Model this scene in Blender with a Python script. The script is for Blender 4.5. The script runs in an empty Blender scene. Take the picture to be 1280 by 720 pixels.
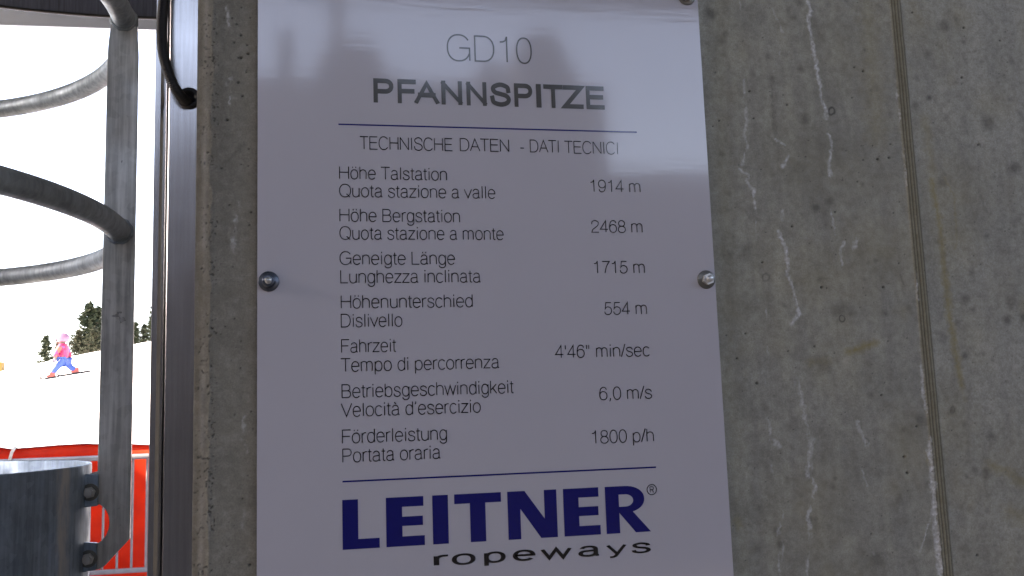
import bpy, bmesh, math, random
import numpy as np
from mathutils import Vector, Matrix

# ------------------------------------------------------------------ camera, world, sun, exposure
C = bpy.context.scene
EYE = 1.50                     # eye height over the platform floor
DW = 0.837                     # eye to concrete wall (wall plane is Y = 0)
YAW, PITCH, ROLL, FPX = 0.200215, 0.133706, -0.0339774, 1189.1

def cam_axes():
    cy, sy, cp, sp = math.cos(YAW), math.sin(YAW), math.cos(PITCH), math.sin(PITCH)
    fwd = Vector((sy*cp, cy*cp, sp)); right = Vector((cy, -sy, 0)); up = right.cross(fwd)
    cr, sr = math.cos(ROLL), math.sin(ROLL)
    return right*cr + up*sr, up*cr - right*sr, fwd
RX, UP, FW = cam_axes()
cd = bpy.data.cameras.new('camera'); cam = bpy.data.objects.new('camera', cd); C.collection.objects.link(cam)
cam.matrix_world = Matrix(((RX.x, UP.x, -FW.x, 0), (RX.y, UP.y, -FW.y, -DW), (RX.z, UP.z, -FW.z, EYE), (0, 0, 0, 1)))
cd.sensor_width = 36; cd.lens = 36*FPX/1280; cd.clip_start = 0.02; cd.clip_end = 3000
cd.dof.use_dof = True; cd.dof.focus_distance = 0.87; cd.dof.aperture_fstop = 64
C.camera = cam

SUN_EL, SUN_AZ = math.radians(37), math.radians(-95)    # azimuth from +Y towards +X (sun to the left)
w = bpy.data.worlds.new('World'); C.world = w; w.use_nodes = True
nt = w.node_tree; bg = nt.nodes['Background']
sky = nt.nodes.new('ShaderNodeTexSky'); sky.sky_type = 'NISHITA'; sky.sun_disc = False
sky.sun_elevation = SUN_EL; sky.sun_rotation = SUN_AZ; sky.altitude = 1900; sky.air_density = 1.0; sky.dust_density = 4.0; sky.ozone_density = 1.0
nt.links.new(sky.outputs[0], bg.inputs[0]); bg.inputs[1].default_value = 0.15
sl = bpy.data.lights.new('sun', 'SUN'); sl.energy = 3.6; sl.angle = math.radians(.5); sl.color = (1, .96, .9)
so = bpy.data.objects.new('sun', sl); C.collection.objects.link(so); so.location = (-20, 10, 30)
sd = Vector((math.sin(SUN_AZ)*math.cos(SUN_EL), math.cos(SUN_AZ)*math.cos(SUN_EL), math.sin(SUN_EL)))
so.rotation_euler = sd.to_track_quat('Z', 'Y').to_euler()
vs = C.view_settings; vs.view_transform = 'Standard'; vs.look = 'None'; vs.gamma = 1; vs.use_curve_mapping = False
vs.exposure = 3.05
vs.use_white_balance = True; vs.white_balance_temperature = 9000; vs.white_balance_tint = 20

# ------------------------------------------------------------------ helpers
def ray(px, py):
    return RX*((px-640)/FPX) - UP*((py-360)/FPX) + FW
def at(px, py, Y):                 # where the line of sight through a photo pixel meets the plane at depth Y
    r = ray(px, py); t = (DW+Y)/r.y
    return Vector((r.x*t, Y, EYE + r.z*t))
def mirrored(px, py, D):           # place seen mirrored in the sign at that pixel, D in front of the wall
    r = ray(px, py); t = (DW+D)/r.y
    return r.x*t, EYE + r.z*t

class MB:
    def __init__(s): s.v = []; s.f = []; s.sm = []
    def add(s, vs, fs, smooth=False):
        o = len(s.v); s.v += [tuple(x) for x in vs]
        for f in fs: s.f.append([i+o for i in f]); s.sm.append(smooth)
        return s
    def box(s, x0, x1, y0, y1, z0, z1):
        return s.add([(x0,y0,z0),(x1,y0,z0),(x1,y1,z0),(x0,y1,z0),(x0,y0,z1),(x1,y0,z1),(x1,y1,z1),(x0,y1,z1)],
              [(0,3,2,1),(4,5,6,7),(0,1,5,4),(1,2,6,5),(2,3,7,6),(3,0,4,7)])
    def tube(s, pts, rad, n=12, closed=False, caps=True):
        P = [Vector(p) for p in pts]; m = len(P)
        R = rad if isinstance(rad, (list, tuple)) else [rad]*m
        rings = []; prev = None
        for i in range(m):
            a = P[(i-1) % m] if (closed or i > 0) else P[i]; b = P[(i+1) % m] if (closed or i < m-1) else P[i]
            t = (b-a).normalized()
            if prev is None:
                u = t.orthogonal().normalized() if abs(t.z) > .95 else Vector((0,0,1)).cross(t).normalized()
            else:
                u = (prev - t*prev.dot(t)).normalized()
            prev = u; v = t.cross(u)
            rings.append([P[i] + (u*math.cos(2*math.pi*k/n) + v*math.sin(2*math.pi*k/n))*R[i] for k in range(n)])
        vs = [q for r in rings for q in r]; fs = []
        for i in range(m if closed else m-1):
            j = (i+1) % m
            for k in range(n): fs.append((i*n+k, i*n+(k+1) % n, j*n+(k+1) % n, j*n+k))
        s.add(vs, fs, True)
        if caps and not closed:
            s.add(rings[0], [tuple(range(n))[::-1]]); s.add(rings[-1], [tuple(range(n))])
        return s
    def prism(s, poly, axis, d0, d1, smooth=False):   # poly in the plane across the axis ('x': (y,z) 'y': (x,z) 'z': (x,y))
        def q(p, d): return {'x': (d,p[0],p[1]), 'y': (p[0],d,p[1]), 'z': (p[0],p[1],d)}[axis]
        n = len(poly); vs = [q(p,d0) for p in poly] + [q(p,d1) for p in poly]
        fs = [tuple(range(n)), tuple(range(n, 2*n))[::-1]]
        s.add(vs, fs)
        s.add(vs, [(i, (i+1) % n, n+(i+1) % n, n+i) for i in range(n)], smooth)
        return s
    def lathe(s, prof, c, axis='y', n=32, smooth=True):   # prof: (radius, offset along axis)
        vs = []
        for r, h in prof:
            for k in range(n):
                a = 2*math.pi*k/n; ca, sa = r*math.cos(a), r*math.sin(a)
                vs.append((c[0]+ca, c[1]+h, c[2]+sa) if axis == 'y' else (c[0]+ca, c[1]+sa, c[2]+h))
        fs = []
        for i in range(len(prof)-1):
            for k in range(n): fs.append((i*n+k, i*n+(k+1) % n, (i+1)*n+(k+1) % n, (i+1)*n+k))
        return s.add(vs, fs, smooth)
    def build(s, name, mat, parent=None, bevel=0, recalc=True):
        me = bpy.data.meshes.new(name); me.from_pydata(s.v, [], s.f)
        me.polygons.foreach_set('use_smooth', s.sm)
        if recalc:
            bm = bmesh.new(); bm.from_mesh(me); bmesh.ops.recalc_face_normals(bm, faces=bm.faces); bm.to_mesh(me); bm.free()
        me.materials.append(mat); me.update()
        o = bpy.data.objects.new(name, me); C.collection.objects.link(o)
        if bevel:
            b = o.modifiers.new('bevel', 'BEVEL'); b.width = bevel; b.segments = 2; b.limit_method = 'ANGLE'
        if parent is not None: o.parent = parent; o.matrix_parent_inverse = parent_inv(parent)
        return o
def parent_inv(p):
    m = Matrix.Identity(4); q = p
    while q is not None:
        m = q.matrix_basis @ m if q.parent is None else q.matrix_parent_inverse @ q.matrix_basis @ m
        q = q.parent
    return m.inverted()
def tag(o, label=None, cat=None, group=None, kind=None):
    if label: o['label'] = label
    if cat: o['category'] = cat
    if group: o['group'] = group
    if kind: o['kind'] = kind
    return o
def thing(name, loc, label, cat, group=None):
    o = bpy.data.objects.new(name, None); C.collection.objects.link(o); o.location = loc; o.empty_display_size = .1
    return tag(o, label, cat, group)

class NT:
    def __init__(s, name):
        s.m = bpy.data.materials.new(name); s.m.use_nodes = True; s.t = s.m.node_tree; s.b = s.t.nodes['Principled BSDF']
        s.pos = s.n('ShaderNodeNewGeometry').outputs['Position']
    def n(s, t, **k):
        x = s.t.nodes.new(t)
        for a, b in k.items(): setattr(x, a, b)
        return x
    def l(s, a, b): s.t.links.new(a, b)
    def mapped(s, scale, rot=(0,0,0)):
        m = s.n('ShaderNodeMapping'); m.inputs['Scale'].default_value = scale; m.inputs['Rotation'].default_value = rot; s.l(s.pos, m.inputs['Vector']); return m.outputs[0]
    def noise(s, scale, detail=4, rough=.55, vec=None, dist=0):
        x = s.n('ShaderNodeTexNoise'); x.inputs['Scale'].default_value = scale; x.inputs['Detail'].default_value = detail
        x.inputs['Roughness'].default_value = rough; x.inputs['Distortion'].default_value = dist
        s.l(vec if vec is not None else s.pos, x.inputs['Vector']); return x.outputs['Fac']
    def ramp(s, fac, stops):
        r = s.n('ShaderNodeValToRGB'); e = r.color_ramp.elements
        while len(e) < len(stops): e.new(.5)
        for x, (p, c) in zip(e, stops): x.position = p; x.color = (c if len(c) == 4 else (*c, 1)) if not isinstance(c, (int, float)) else (c, c, c, 1)
        s.l(fac, r.inputs[0]); return r.outputs[0]
    def mix(s, f, a, b, mode='MIX'):
        m = s.n('ShaderNodeMix', data_type='RGBA', blend_type=mode)
        for v, i in ((f, 0), (a, 6), (b, 7)):
            if isinstance(v, (int, float)): m.inputs[i].default_value = v if i == 0 else (v, v, v, 1)
            elif isinstance(v, tuple): m.inputs[i].default_value = (*v, 1)
            else: s.l(v, m.inputs[i])
        return m.outputs[2]
    def math(s, op, a, b=0.0, clamp=False):
        m = s.n('ShaderNodeMath', operation=op, use_clamp=clamp)
        for v, i in ((a, 0), (b, 1)):
            if isinstance(v, (int, float)): m.inputs[i].default_value = v
            else: s.l(v, m.inputs[i])
        return m.outputs[0]
    def set(s, **k):
        for a, v in k.items():
            i = s.b.inputs[a.replace('_', ' ')]
            if isinstance(v, (int, float)): i.default_value = v
            elif isinstance(v, tuple): i.default_value = (*v, 1)
            else: s.l(v, i)
        return s
    def bump(s, h, strength=.3, dist=.001):
        b = s.n('ShaderNodeBump'); b.inputs['Strength'].default_value = strength; b.inputs['Distance'].default_value = dist
        s.l(h, b.inputs['Height']); s.l(b.outputs[0], s.b.inputs['Normal']); return s

def simple(name, col, rough=.5, metal=0, var=.15, scale=20, spec=.5):
    t = NT(name); f = t.noise(scale, 5)
    t.set(Base_Color=t.ramp(f, [(.3, tuple(c*(1-var) for c in col)), (.7, tuple(min(1, c*(1+var)) for c in col))]), Roughness=rough, Metallic=metal)
    t.b.inputs['Specular IOR Level'].default_value = spec
    return t.m

def galvanised(name, base, rough=.42, metal=.75, streak=.35):
    t = NT(name)
    v = t.n('ShaderNodeTexVoronoi'); v.inputs['Scale'].default_value = 90; t.l(t.mapped((1,1,1)), v.inputs['Vector'])
    a = t.noise(7, 6, .65); st = t.noise(6, 5, .6, t.mapped((22, 22, 1.1)))
    col = t.mix(t.ramp(a, [(.35, 0), (.68, 1)]), tuple(c*.72 for c in base), tuple(c*1.25 for c in base))
    col = t.mix(streak, col, t.ramp(st, [(.35, tuple(c*.45 for c in base)), (.62, tuple(c*1.35 for c in base))]))
    sp = t.n('ShaderNodeSeparateColor'); t.l(v.outputs['Color'], sp.inputs[0])
    col = t.mix(.10, col, sp.outputs[0], 'OVERLAY')
    f = t.noise(55, 4, .7); col = t.mix(t.ramp(f, [(.66, 0), (.75, .5)]), col, tuple(c*.35 for c in base))
    t.set(Base_Color=col, Metallic=metal, Roughness=t.ramp(t.noise(25, 4), [(.3, rough*.75), (.7, rough*1.4)]))
    t.bump(t.noise(220, 3), .12, .0006)
    return t.m

M = {}
M['galv'] = galvanised('galvanised_steel', (.36, .42, .46), .55, .45)
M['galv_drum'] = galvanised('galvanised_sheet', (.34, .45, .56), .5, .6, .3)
M['galv_bar'] = galvanised('galvanised_flat', (.60, .60, .575), .36, .55, .55)
M['bolt'] = simple('bolt_zinc', (.62, .63, .62), .3, .6)
M['bolt_dark'] = simple('bolt_blue_zinc', (.13, .15, .185), .38, .9)
M['washer'] = simple('washer_dull', (.20, .20, .185), .4, .7)
M['black_plastic'] = simple('black_plastic', (.012, .012, .014), .42)
M['rail'] = simple('barrier_zinc', (.22, .225, .24), .5, .3)
M['roof'] = simple('roof_lining', (.06, .06, .06), .8)
M['floor'] = simple('platform_concrete', (.11, .108, .104), .85, 0, .2, 3)

def brushed(name, base):
    t = NT(name); f = t.noise(26, 5, .6, t.mapped((12, 12, .35))); g = t.noise(90, 3, .6, t.mapped((.6, .6, 6)))
    col = t.mix(t.ramp(f, [(.35, 0), (.65, 1)]), tuple(c*.88 for c in base), tuple(c*1.08 for c in base))
    col = t.mix(.10, col, t.ramp(g, [(.3, .4), (.7, .65)]), 'OVERLAY')
    t.set(Base_Color=col, Metallic=.92, Roughness=t.ramp(t.noise(12, 3), [(.3, .17), (.7, .23)]))
    t.bump(g, .015, .0002); return t.m
M['post'] = brushed('brushed_metal', (.62, .605, .60))

# ------------------------------------------------------------------ terrain
SK = at(83, 471, 24.3); CR = 118.0
cA, cB = at(10, 470, CR), at(190, 429, CR)
K_CR = (cB.z-cA.z)/(cB.x-cA.x)
cM = at(83, 452.5, CR)
PROF = [(-400, -30), (-40, -.06), (3.6, -.06), (5.2, .2), (6.5, .25), (9, .45), (SK.y, SK.z), (50, 1.5+.0645*(50+DW)), (85, 1.5+.0715*(85+DW)), (CR, cM.z), (160, cM.z+.5), (420, -10), (2500, -160)]
def smooth_profile(y):
    xs = [p[0] for p in PROF]; zs = [p[1] for p in PROF]
    return np.interp(y, xs, zs)
def terrain(x, y):
    x = np.asarray(x, float); y = np.asarray(y, float)
    z = (smooth_profile(y-1)+smooth_profile(y)*2+smooth_profile(y+1))/4
    k = np.interp(y, [5, 12, SK.y, CR, 160, 500], [0, .06, .15, K_CR, K_CR, 0])
    xl = np.where(y > 5, SK.x + (cM.x-SK.x)*(y-SK.y)/(CR-SK.y), 0)
    d = np.clip(x-xl, -60, 60)
    z = z + k*d
    z = z + np.where(y > 14, 1, 0)*.03*(np.sin(x*.5+y*.21)+np.sin(y*.4-x*.13))
    return z
def tz(x, y): return float(terrain(x, y))

t = NT('snow'); f = t.noise(1.2, 8, .6); g = t.noise(40, 4)
t.set(Base_Color=t.ramp(f, [(.3, (.80, .82, .85)), (.7, (.88, .89, .91))]), Roughness=.6, Subsurface_Weight=0.0)
t.bump(t.math('ADD', f, t.math('MULTIPLY', g, .15)), .5, .05); M['snow'] = t.m
xs = np.concatenate([np.linspace(-900, -80, 25), np.linspace(-76, 60, 120), np.linspace(66, 900, 25)])
ys = np.concatenate([np.linspace(-900, -20, 25), np.linspace(-18, 130, 180), np.linspace(136, 2400, 60)])
X, Y = np.meshgrid(xs, ys); Z = terrain(X, Y)
nx, ny = len(xs), len(ys)
mb = MB(); mb.v = np.stack([X.ravel(), Y.ravel(), Z.ravel()], 1).tolist()
mb.f = [(j*nx+i, j*nx+i+1, (j+1)*nx+i+1, (j+1)*nx+i) for j in range(ny-1) for i in range(nx-1)]; mb.sm = [True]*len(mb.f)
tag(mb.build('snow_ground', M['snow'], recalc=False), kind='structure')
tag(MB().box(-6.5, 5, -9.0, 3.5, -.25, 0).build('platform_floor', M['floor']), kind='structure')

# ------------------------------------------------------------------ concrete wall with its stains as point attributes
rng = np.random.default_rng(5)
_lat = rng.random((256, 256))
def vnoise(x, y):
    xi = np.floor(x).astype(int); yi = np.floor(y).astype(int); fx = x-xi; fy = y-yi
    fx = fx*fx*(3-2*fx); fy = fy*fy*(3-2*fy)
    g = lambda a, b: _lat[a & 255, b & 255]
    return (g(xi, yi)*(1-fx)+g(xi+1, yi)*fx)*(1-fy)+(g(xi, yi+1)*(1-fx)+g(xi+1, yi+1)*fx)*fy
def fbm(x, y, o=4):
    s = 0; a = .5
    for i in range(o): s = s+a*vnoise(x*2**i+17*i, y*2**i+31*i); a *= .5
    return s/(1-.5**o)

def make_wall():
    x0, x1, z0, z1 = -.1055, 3.2, 0.0, 4.255
    ch = .013
    st = .00072
    gx = np.concatenate([[x0], np.arange(x0+st, -.050, st), np.linspace(-.048, .355, 26), np.arange(.357, .745, st), np.array([.76, .8, .9, 1.2, 1.8, 2.5, x1])])
    gz = np.concatenate([np.linspace(z0, 1.29, 14), np.arange(1.30, 1.945, st), np.linspace(1.955, z1, 14)])
    X, Z = np.meshgrid(gx, gz); Y = np.zeros_like(X)
    n1 = fbm(X*9, Z*9, 4); n2 = fbm(X*160, Z*160, 3); n3 = fbm(X*500, Z*500, 2)
    crust = np.zeros_like(X); dark = np.zeros_like(X); warm = np.zeros_like(X); band = np.zeros_like(X)
    wob = (fbm(X*320, Z*320, 3)-.5)
    def W(p): q = at(p[0], p[1], 0); return q.x, q.z
    def stroke(arr, pts, wpx, amt, wobble=.0022, gap=0.0, soft=.5, seed=0):
        P = [W(p) for p in pts]; r = wpx*.00076/2
        ax = [p[0] for p in P]; az = [p[1] for p in P]; mrg = r*3+.004
        ix = np.where((gx > min(ax)-mrg) & (gx < max(ax)+mrg))[0]; iz = np.where((gz > min(az)-mrg) & (gz < max(az)+mrg))[0]
        if len(ix) == 0 or len(iz) == 0: return
        s = np.s_[iz[0]:iz[-1]+1, ix[0]:ix[-1]+1]
        xx = X[s]+wob[s]*wobble; zz = Z[s]; d = np.full(xx.shape, 9.)
        for (a, b), (c, e) in zip(P[:-1], P[1:]):
            vx, vz = c-a, e-b; L = vx*vx+vz*vz+1e-12
            tt = np.clip(((xx-a)*vx+(zz-b)*vz)/L, 0, 1); d = np.minimum(d, np.hypot(xx-a-tt*vx, zz-b-tt*vz))
        wv = r*(.55+1.0*fbm(zz*190+seed, xx*190+seed*3, 2))
        m = np.clip((wv*(1+soft)-d)/(wv*soft*2), 0, 1)
        if arr is crust:
            lump = np.clip((fbm(xx*520+seed, zz*430, 3)-.40)*5, 0, 1)
            m = np.maximum(np.clip((wv*1.9-d)/(wv*1.4), 0, 1)*lump*.9, m*(.45+.55*lump))
        m = m*np.clip((fbm(zz*90+seed*7, xx*300, 3)-gap)*5, 0, 1)*np.clip(.35+1.1*fbm(xx*900, zz*700+seed, 2), 0, 1)
        arr[s] = np.maximum(arr[s], m*amt)
    def spot(arr, p, rpx, amt, ring=False, soft=.7, sq=1.0):
        a, b = W(p); r = rpx*.00076
        ix = np.where(abs(gx-a) < r*2.4)[0]; iz = np.where(abs(gz-b) < r*2.4)[0]
        if len(ix) == 0 or len(iz) == 0: return
        s = np.s_[iz[0]:iz[-1]+1, ix[0]:ix[-1]+1]
        d = np.hypot((X[s]-a)*sq, Z[s]-b)/r + (n2[s]-.5)*1.1
        m = np.exp(-((d-.8)/.25)**2) if ring else np.clip((1+soft-d)/(2*soft), 0, 1)
        arr[s] = np.maximum(arr[s], m*amt)
    EFF = [([(1006,-20),(1009,0),(1013,14),(1010,25),(1014,45),(1020,80),(1025,105),(1028,125),(1032,138)], 4.2, .8, .2),
           ([(1032,140),(1033,147)], 6, .6, 0), ([(1036,168),(1040,182),(1037,200),(1036,214),(1039,223)], 4.2, .7, .22),
           ([(963,-8),(968,18),(978,40),(981,50),(972,70),(967,88)], 2.6, .4, .35), ([(969,174),(981,181)], 2.5, .6, .2), ([(986,195),(978,208)], 5, .65, .2),
           ([(923,-10),(926,12)], 2, .35, .3), ([(930,100),(932,130),(933,150),(931,170),(935,182),(931,194),(927,206)], 4, .55, .36),
           ([(924,212),(936,219),(933,226),(942,238),(944,260)], 4, .75, .18), ([(944,262),(946,300)], 2.2, .3, .4), ([(954,370),(961,410),(960,440),(957,478)], 3, .45, .42),
           ([(978,263),(978,275)], 3, .4, .1), ([(973,290),(981,310),(985,330),(983,340),(990,358),(995,378),(1000,392),(989,405)], 4.4, .8, .15),
           ([(1037,262),(1042,280),(1044,293)], 2.8, .5, .25), ([(1055,303),(1050,313),(1053,332)], 2.8, .6, .15), ([(1074,295),(1068,308)], 8, .5, .25),
           ([(995,475),(1002,495),(1005,515),(1010,542)], 5, .5, .3), ([(1014,550),(1012,580),(1008,594)], 7, .6, .3), ([(1012,594),(1020,608),(1014,632),(1009,645),(1013,660)], 4.4, .65, .22),
           ([(1012,668),(1009,700),(1008,730)], 5, .5, .28), ([(961,522),(963,542)], 4, .4, .3), ([(965,550),(974,558)], 6, .6, .2), ([(966,582),(970,618)], 4, .45, .4),
           ([(972,625),(978,645),(972,668)], 4, .55, .3), ([(979,675),(974,705),(976,725)], 4, .5, .3), ([(1072,528),(1080,548),(1083,557)], 5, .5, .25), ([(1079,588),(1086,606)], 5, .45, .3),
           ([(1088,690),(1100,695)], 4, .3, .3), ([(1120,100),(1122,125),(1126,163),(1130,192),(1134,240)], 2.6, .6, .38),
           ([(1144,340),(1147,375)], 2.6, .7, .3), ([(1150,438),(1153,478),(1155,498),(1158,515)], 3.4, .65, .28), ([(1161,548),(1165,590),(1167,637),(1172,680),(1176,725)], 6.5, .85, .2),
           ([(1160,655),(1151,690)], 1.6, .6, .1), ([(1165,640),(1158,660)], 4, .5, .3),
           ([(283,8),(286,20),(287,32)], 3, .55, .1), ([(289,97),(284,105)], 3, .45, .2), ([(287,120),(287,130)], 1.6, .5, .1), ([(298,252),(293,280),(292,312)], 4, .35, .35),
           ([(292,300),(293,314)], 7, .4, .25), ([(306,520),(302,550),(310,565)], 3, .4, .4), ([(310,610),(302,660)], 3, .15, .3)]
    for i, (pts, wd, am, gp) in enumerate(EFF): stroke(crust, pts, wd*.85, am*1.4, gap=gp+.06, seed=i, soft=.8, wobble=.0034)
    DK = [([(965,96),(966,140),(969,172)], 5, .45), ([(970,180),(974,205)], 9, .3), ([(1168,125),(1183,150),(1198,180),(1213,212)], 5, .28), ([(1195,68),(1242,60)], 3, .3), ([(1222,240),(1232,264)], 5, .35),
          ([(925,208),(945,212)], 4, .3), ([(1126,343),(1130,355)], 2, .5), ([(1222,177),(1225,183)], 2, .6), ([(1032,258),(1030,282)], 9, .3), ([(940,262),(946,272)], 10, .3), ([(1008,30),(1004,48)], 12, .25), ([(1024,170),(1026,205)], 10, .25), ([(1052,185),(1080,188)], 14, .2), ([(1050,120),(1062,175)], 8, .2),
          ([(1055,500),(1070,500)], 16, .25), ([(1060,560),(1080,590)], 22, .22), ([(930,515),(950,520)], 18, .25), ([(280,0),(277,120),(278,190),(284,300)], 16, .32), ([(262,40),(262,300),(258,480)], 7, .35), ([(305,180),(285,200),(262,215)], 5, .4)]
    for i, (pts, wd, am) in enumerate(DK): stroke(dark, pts, wd, am, gap=.15, soft=.9, seed=50+i, wobble=.004)
    SP = [(888,17,8,.6),(901,51,7,.4),(992,22,5,.4),(1000,4,6,.5),(1034,5,5,.3),(1006,148,8,.55),(1100,10,6,.35),(1180,33,8,.5),(1160,68,6,.35),(1146,97,5,.35),(1161,122,4,.7),(1144,132,5,.4),(1262,124,5,.3),(1234,153,11,.5),(1267,210,10,.6),(1177,227,7,.4),(1250,222,5,.3),
          (1020,260,6,.6),(1037,253,7,.5),(1233,295,5,.55),(934,316,12,.3),(1206,374,8,.5),(1258,401,7,.55),(1278,396,6,.6),(1264,378,9,.4),(1206,445,6,.6),(1229,441,4,.3),(1179,422,6,.35),(1137,385,5,.4),(1107,392,5,.5),(1048,387,11,.4),(1025,350,5,.4),(981,382,4,.4),(1025,452,11,.4),(1062,390,9,.3),
          (1150,525,8,.5),(1189,513,6,.4),(1239,545,8,.5),(1206,531,5,.35),(1232,590,7,.5),(1218,588,6,.4),(1126,625,8,.4),(1160,605,7,.35),(947,687,10,.4),(971,663,5,.5),(976,680,6,.5),(1098,700,12,.4),(1160,678,9,.4),(950,637,7,.3),(1013,650,5,.5),(1010,594,6,.4),(985,600,5,.3),(1170,300,8,.25),(1060,655,14,.2),(1205,150,6,.3)]
    for x, y, r, a in SP: spot(dark, (x, y), r*.85, min(1, a*1.05)); spot(dark, (x, y), r*.5, min(1, a*1.1), ring=True)
    spot(dark, (1040, 138), 6, .9, ring=True); spot(dark, (957, 347), 6, .5, ring=True); spot(dark, (1053, 398), 4, .9, ring=True); spot(dark, (1083, 551), 4, .6, ring=True); spot(dark, (1190, 512), 4, .6, ring=True)
    for i in range(130): spot(dark, (rng.uniform(885, 1290), rng.uniform(-10, 730)), rng.uniform(1.5, 5), rng.uniform(.15, .45))
    for i in range(150): spot(dark, (rng.uniform(885, 1290), rng.uniform(-10, 730)), rng.uniform(5, 24), rng.uniform(.06, .22), soft=1.0, sq=rng.uniform(.5, 1.6))
    for i in range(60): spot(warm, (rng.uniform(885, 1290), rng.uniform(-10, 730)), rng.uniform(8, 40), rng.uniform(.06, .25), soft=1.0, sq=rng.uniform(.4, 2.0))
    for i in range(26): spot(dark, (rng.uniform(246, 322), rng.uniform(-10, 730)), rng.uniform(5, 18), rng.uniform(.08, .25), soft=1.0, sq=rng.uniform(.5, 1.6))
    for i in range(16): q0 = (rng.uniform(890, 1290), rng.uniform(-10, 700)); stroke(dark, [q0, (q0[0]+rng.uniform(-3, 8), q0[1]+rng.uniform(30, 160))], rng.uniform(3, 14), rng.uniform(.08, .22), gap=.2, soft=1.0, seed=200+i, wobble=.004)
    WM = [([(1164,225),(1173,272),(1178,320),(1186,395),(1194,440),(1201,482)], 8, .75), ([(1180,222),(1192,245),(1196,300),(1193,312)], 4, .5), ([(1086,10),(1090,90),(1096,170)], 26, .3), ([(1140,5),(1150,30)], 14, .3), ([(1062,440),(1092,429)], 9, .8), ([(1015,453),(1034,451)], 11, .4), ([(1238,582),(1260,590),(1290,612)], 14, .55), ([(1262,640),(1285,650)], 20, .4),
          ([(1156,150),(1168,230)], 12, .35), ([(1200,484),(1206,500)], 8, .3), ([(920,650),(924,658)], 8, .5), ([(1159,565),(1161,580)], 6, .6), ([(900,0),(905,300),(925,720)], 26, .16), ([(985,200),(1060,210)], 50, .12),([(960,300),(970,420)], 40, .12), ([(256,0),(252,360),(247,720)], 9, .10)]
    for i, (pts, wd, am) in enumerate(WM): stroke(warm, pts, wd, am, gap=.1, soft=1.0, seed=90+i, wobble=.004)
    # formwork joint: a band of imprinted wood grain standing 2 mm proud
    jx = .5835; b = np.clip((.0070-np.abs(X-jx-.0006*(fbm(Z*14, Z*0+3, 2)-.5)))/.0016, 0, 1); band[:] = b
    ridge = .5+.5*np.sin((X-jx)*2*np.pi/.0031 + 1.5*fbm(Z*25, X*60, 2))
    Y -= b*(.0005+.0006*ridge); Y -= np.where(X > jx, .0006, 0)
    dark = np.maximum(dark, b*(.25+.75*(1-ridge)**2)*.85); warm = np.maximum(warm, b*.38)
    # bug holes
    def pit(x, y, r, dep=1.0):
        ix = np.where(abs(gx-x) < r*1.6)[0]; iz = np.where(abs(gz-y) < r*1.6)[0]
        if len(ix) == 0 or len(iz) == 0: return
        s = np.s_[iz[0]:iz[-1]+1, ix[0]:ix[-1]+1]
        d = np.hypot(X[s]-x, (Z[s]-y)*1.15)/r; m = np.clip(1.5-d*1.2, 0, 1)
        Y[s] = Y[s]+m*r*1.5*dep; dark[s] = np.maximum(dark[s], m)
        crust[s] *= (1-m)
    PT = [(1068,84),(1079,89),(1140,16),(1065,122),(1007,196),(1113,180),(1111,197),(1091,182),(1079,200),(1097,199),(1053,225),(1072,227),(984,131),(937,114),(942,148),(899,151),(891,158),(1202,105),(1202,97),(1204,35),(1256,40),(1249,51),(1223,181),(1044,265),(1124,329),(1104,359),(1027,359),(953,328),(932,417),(1018,433),(921,448),(990,283),(1146,533),(1130,571),(1134,591),(1102,494),(1221,694),(946,479),(985,439),(1117,266),
          (301,44),(293,53),(309,56),(310,67),(298,72),(303,120),(277,210),(269,168),(313,22),(302,9),(290,22),(287,256),(312,281),(314,265),(308,90),(312,706),(301,72),(296,30),(284,150),(311,186),(260,190),(298,103)]
    for p in PT: a, b2 = W(p); pit(a, b2, rng.uniform(.0008, .0015))
    for i in range(260): a, b2 = W((rng.uniform(890, 1290), rng.uniform(-10, 730))); pit(a, b2, rng.uniform(.0004, .0008))
    for i in range(40): a, b2 = W((rng.uniform(262, 320), rng.uniform(-10, 730))); pit(a, b2, rng.uniform(.0004, .0008))
    # chamfered, honeycombed left edge
    wear = (fbm(Z*60, X*60, 3)-.5)*.006
    e = np.clip((x0+ch+wear-X), 0, None); Y += e*.42; dark = np.maximum(dark, np.clip(e/.004, 0, 1)*(.25+.35*fbm(X*200, Z*60, 3)))  # chamfer face darkened in colour to hold down the light it catches
    edge = np.clip(1-np.abs(X-(x0+ch*1.05))/.0045+(fbm(X*260, Z*130, 3)-.5)*1.6, 0, 1)*(X < -.08)
    holes = (fbm(X*720+Z*90, Z*640, 2) > .775-.07*np.exp(-((X-x0-.0150)/.0016)**2)) & (np.abs(X-(x0+.010)) < .009) & (fbm(X*40, Z*70, 2) > .44)
    Y += np.where(holes, .0012, 0); dark = np.maximum(dark, np.where(holes, .7, 0)); crust = np.maximum(crust, .30*np.clip(1-np.abs(X-(x0+.0075))/.004, 0, 1)*fbm(Z*30, X*100, 2))
    Y += (n1-.5)*.0010*(X > -.09) + (n2-.5)*.00035 + (n3-.5)*.00018
    Y -= crust*.0004
    nz, nxx = X.shape
    V = np.stack([X, Y, Z], -1).reshape(-1, 3)
    idx = np.arange(nz*nxx).reshape(nz, nxx)
    Q = np.stack([idx[:-1,:-1], idx[:-1,1:], idx[1:,1:], idx[1:,:-1]], -1).reshape(-1, 4)
    th = .24; nv = len(V)
    # back and sides: the rim copied onto the back plane
    rim = np.concatenate([idx[0,:-1], idx[:-1,-1], idx[-1,:0:-1], idx[:0:-1,0]])
    Vb = V[rim].copy(); Vb[:,1] = th
    rb = np.arange(nv, nv+len(rim)); r2 = np.roll(rim, -1); rb2 = np.roll(rb, -1)
    side = np.stack([r2, rim, rb, rb2], -1)
    V = np.concatenate([V, Vb]); Q = np.concatenate([Q, side])
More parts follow.
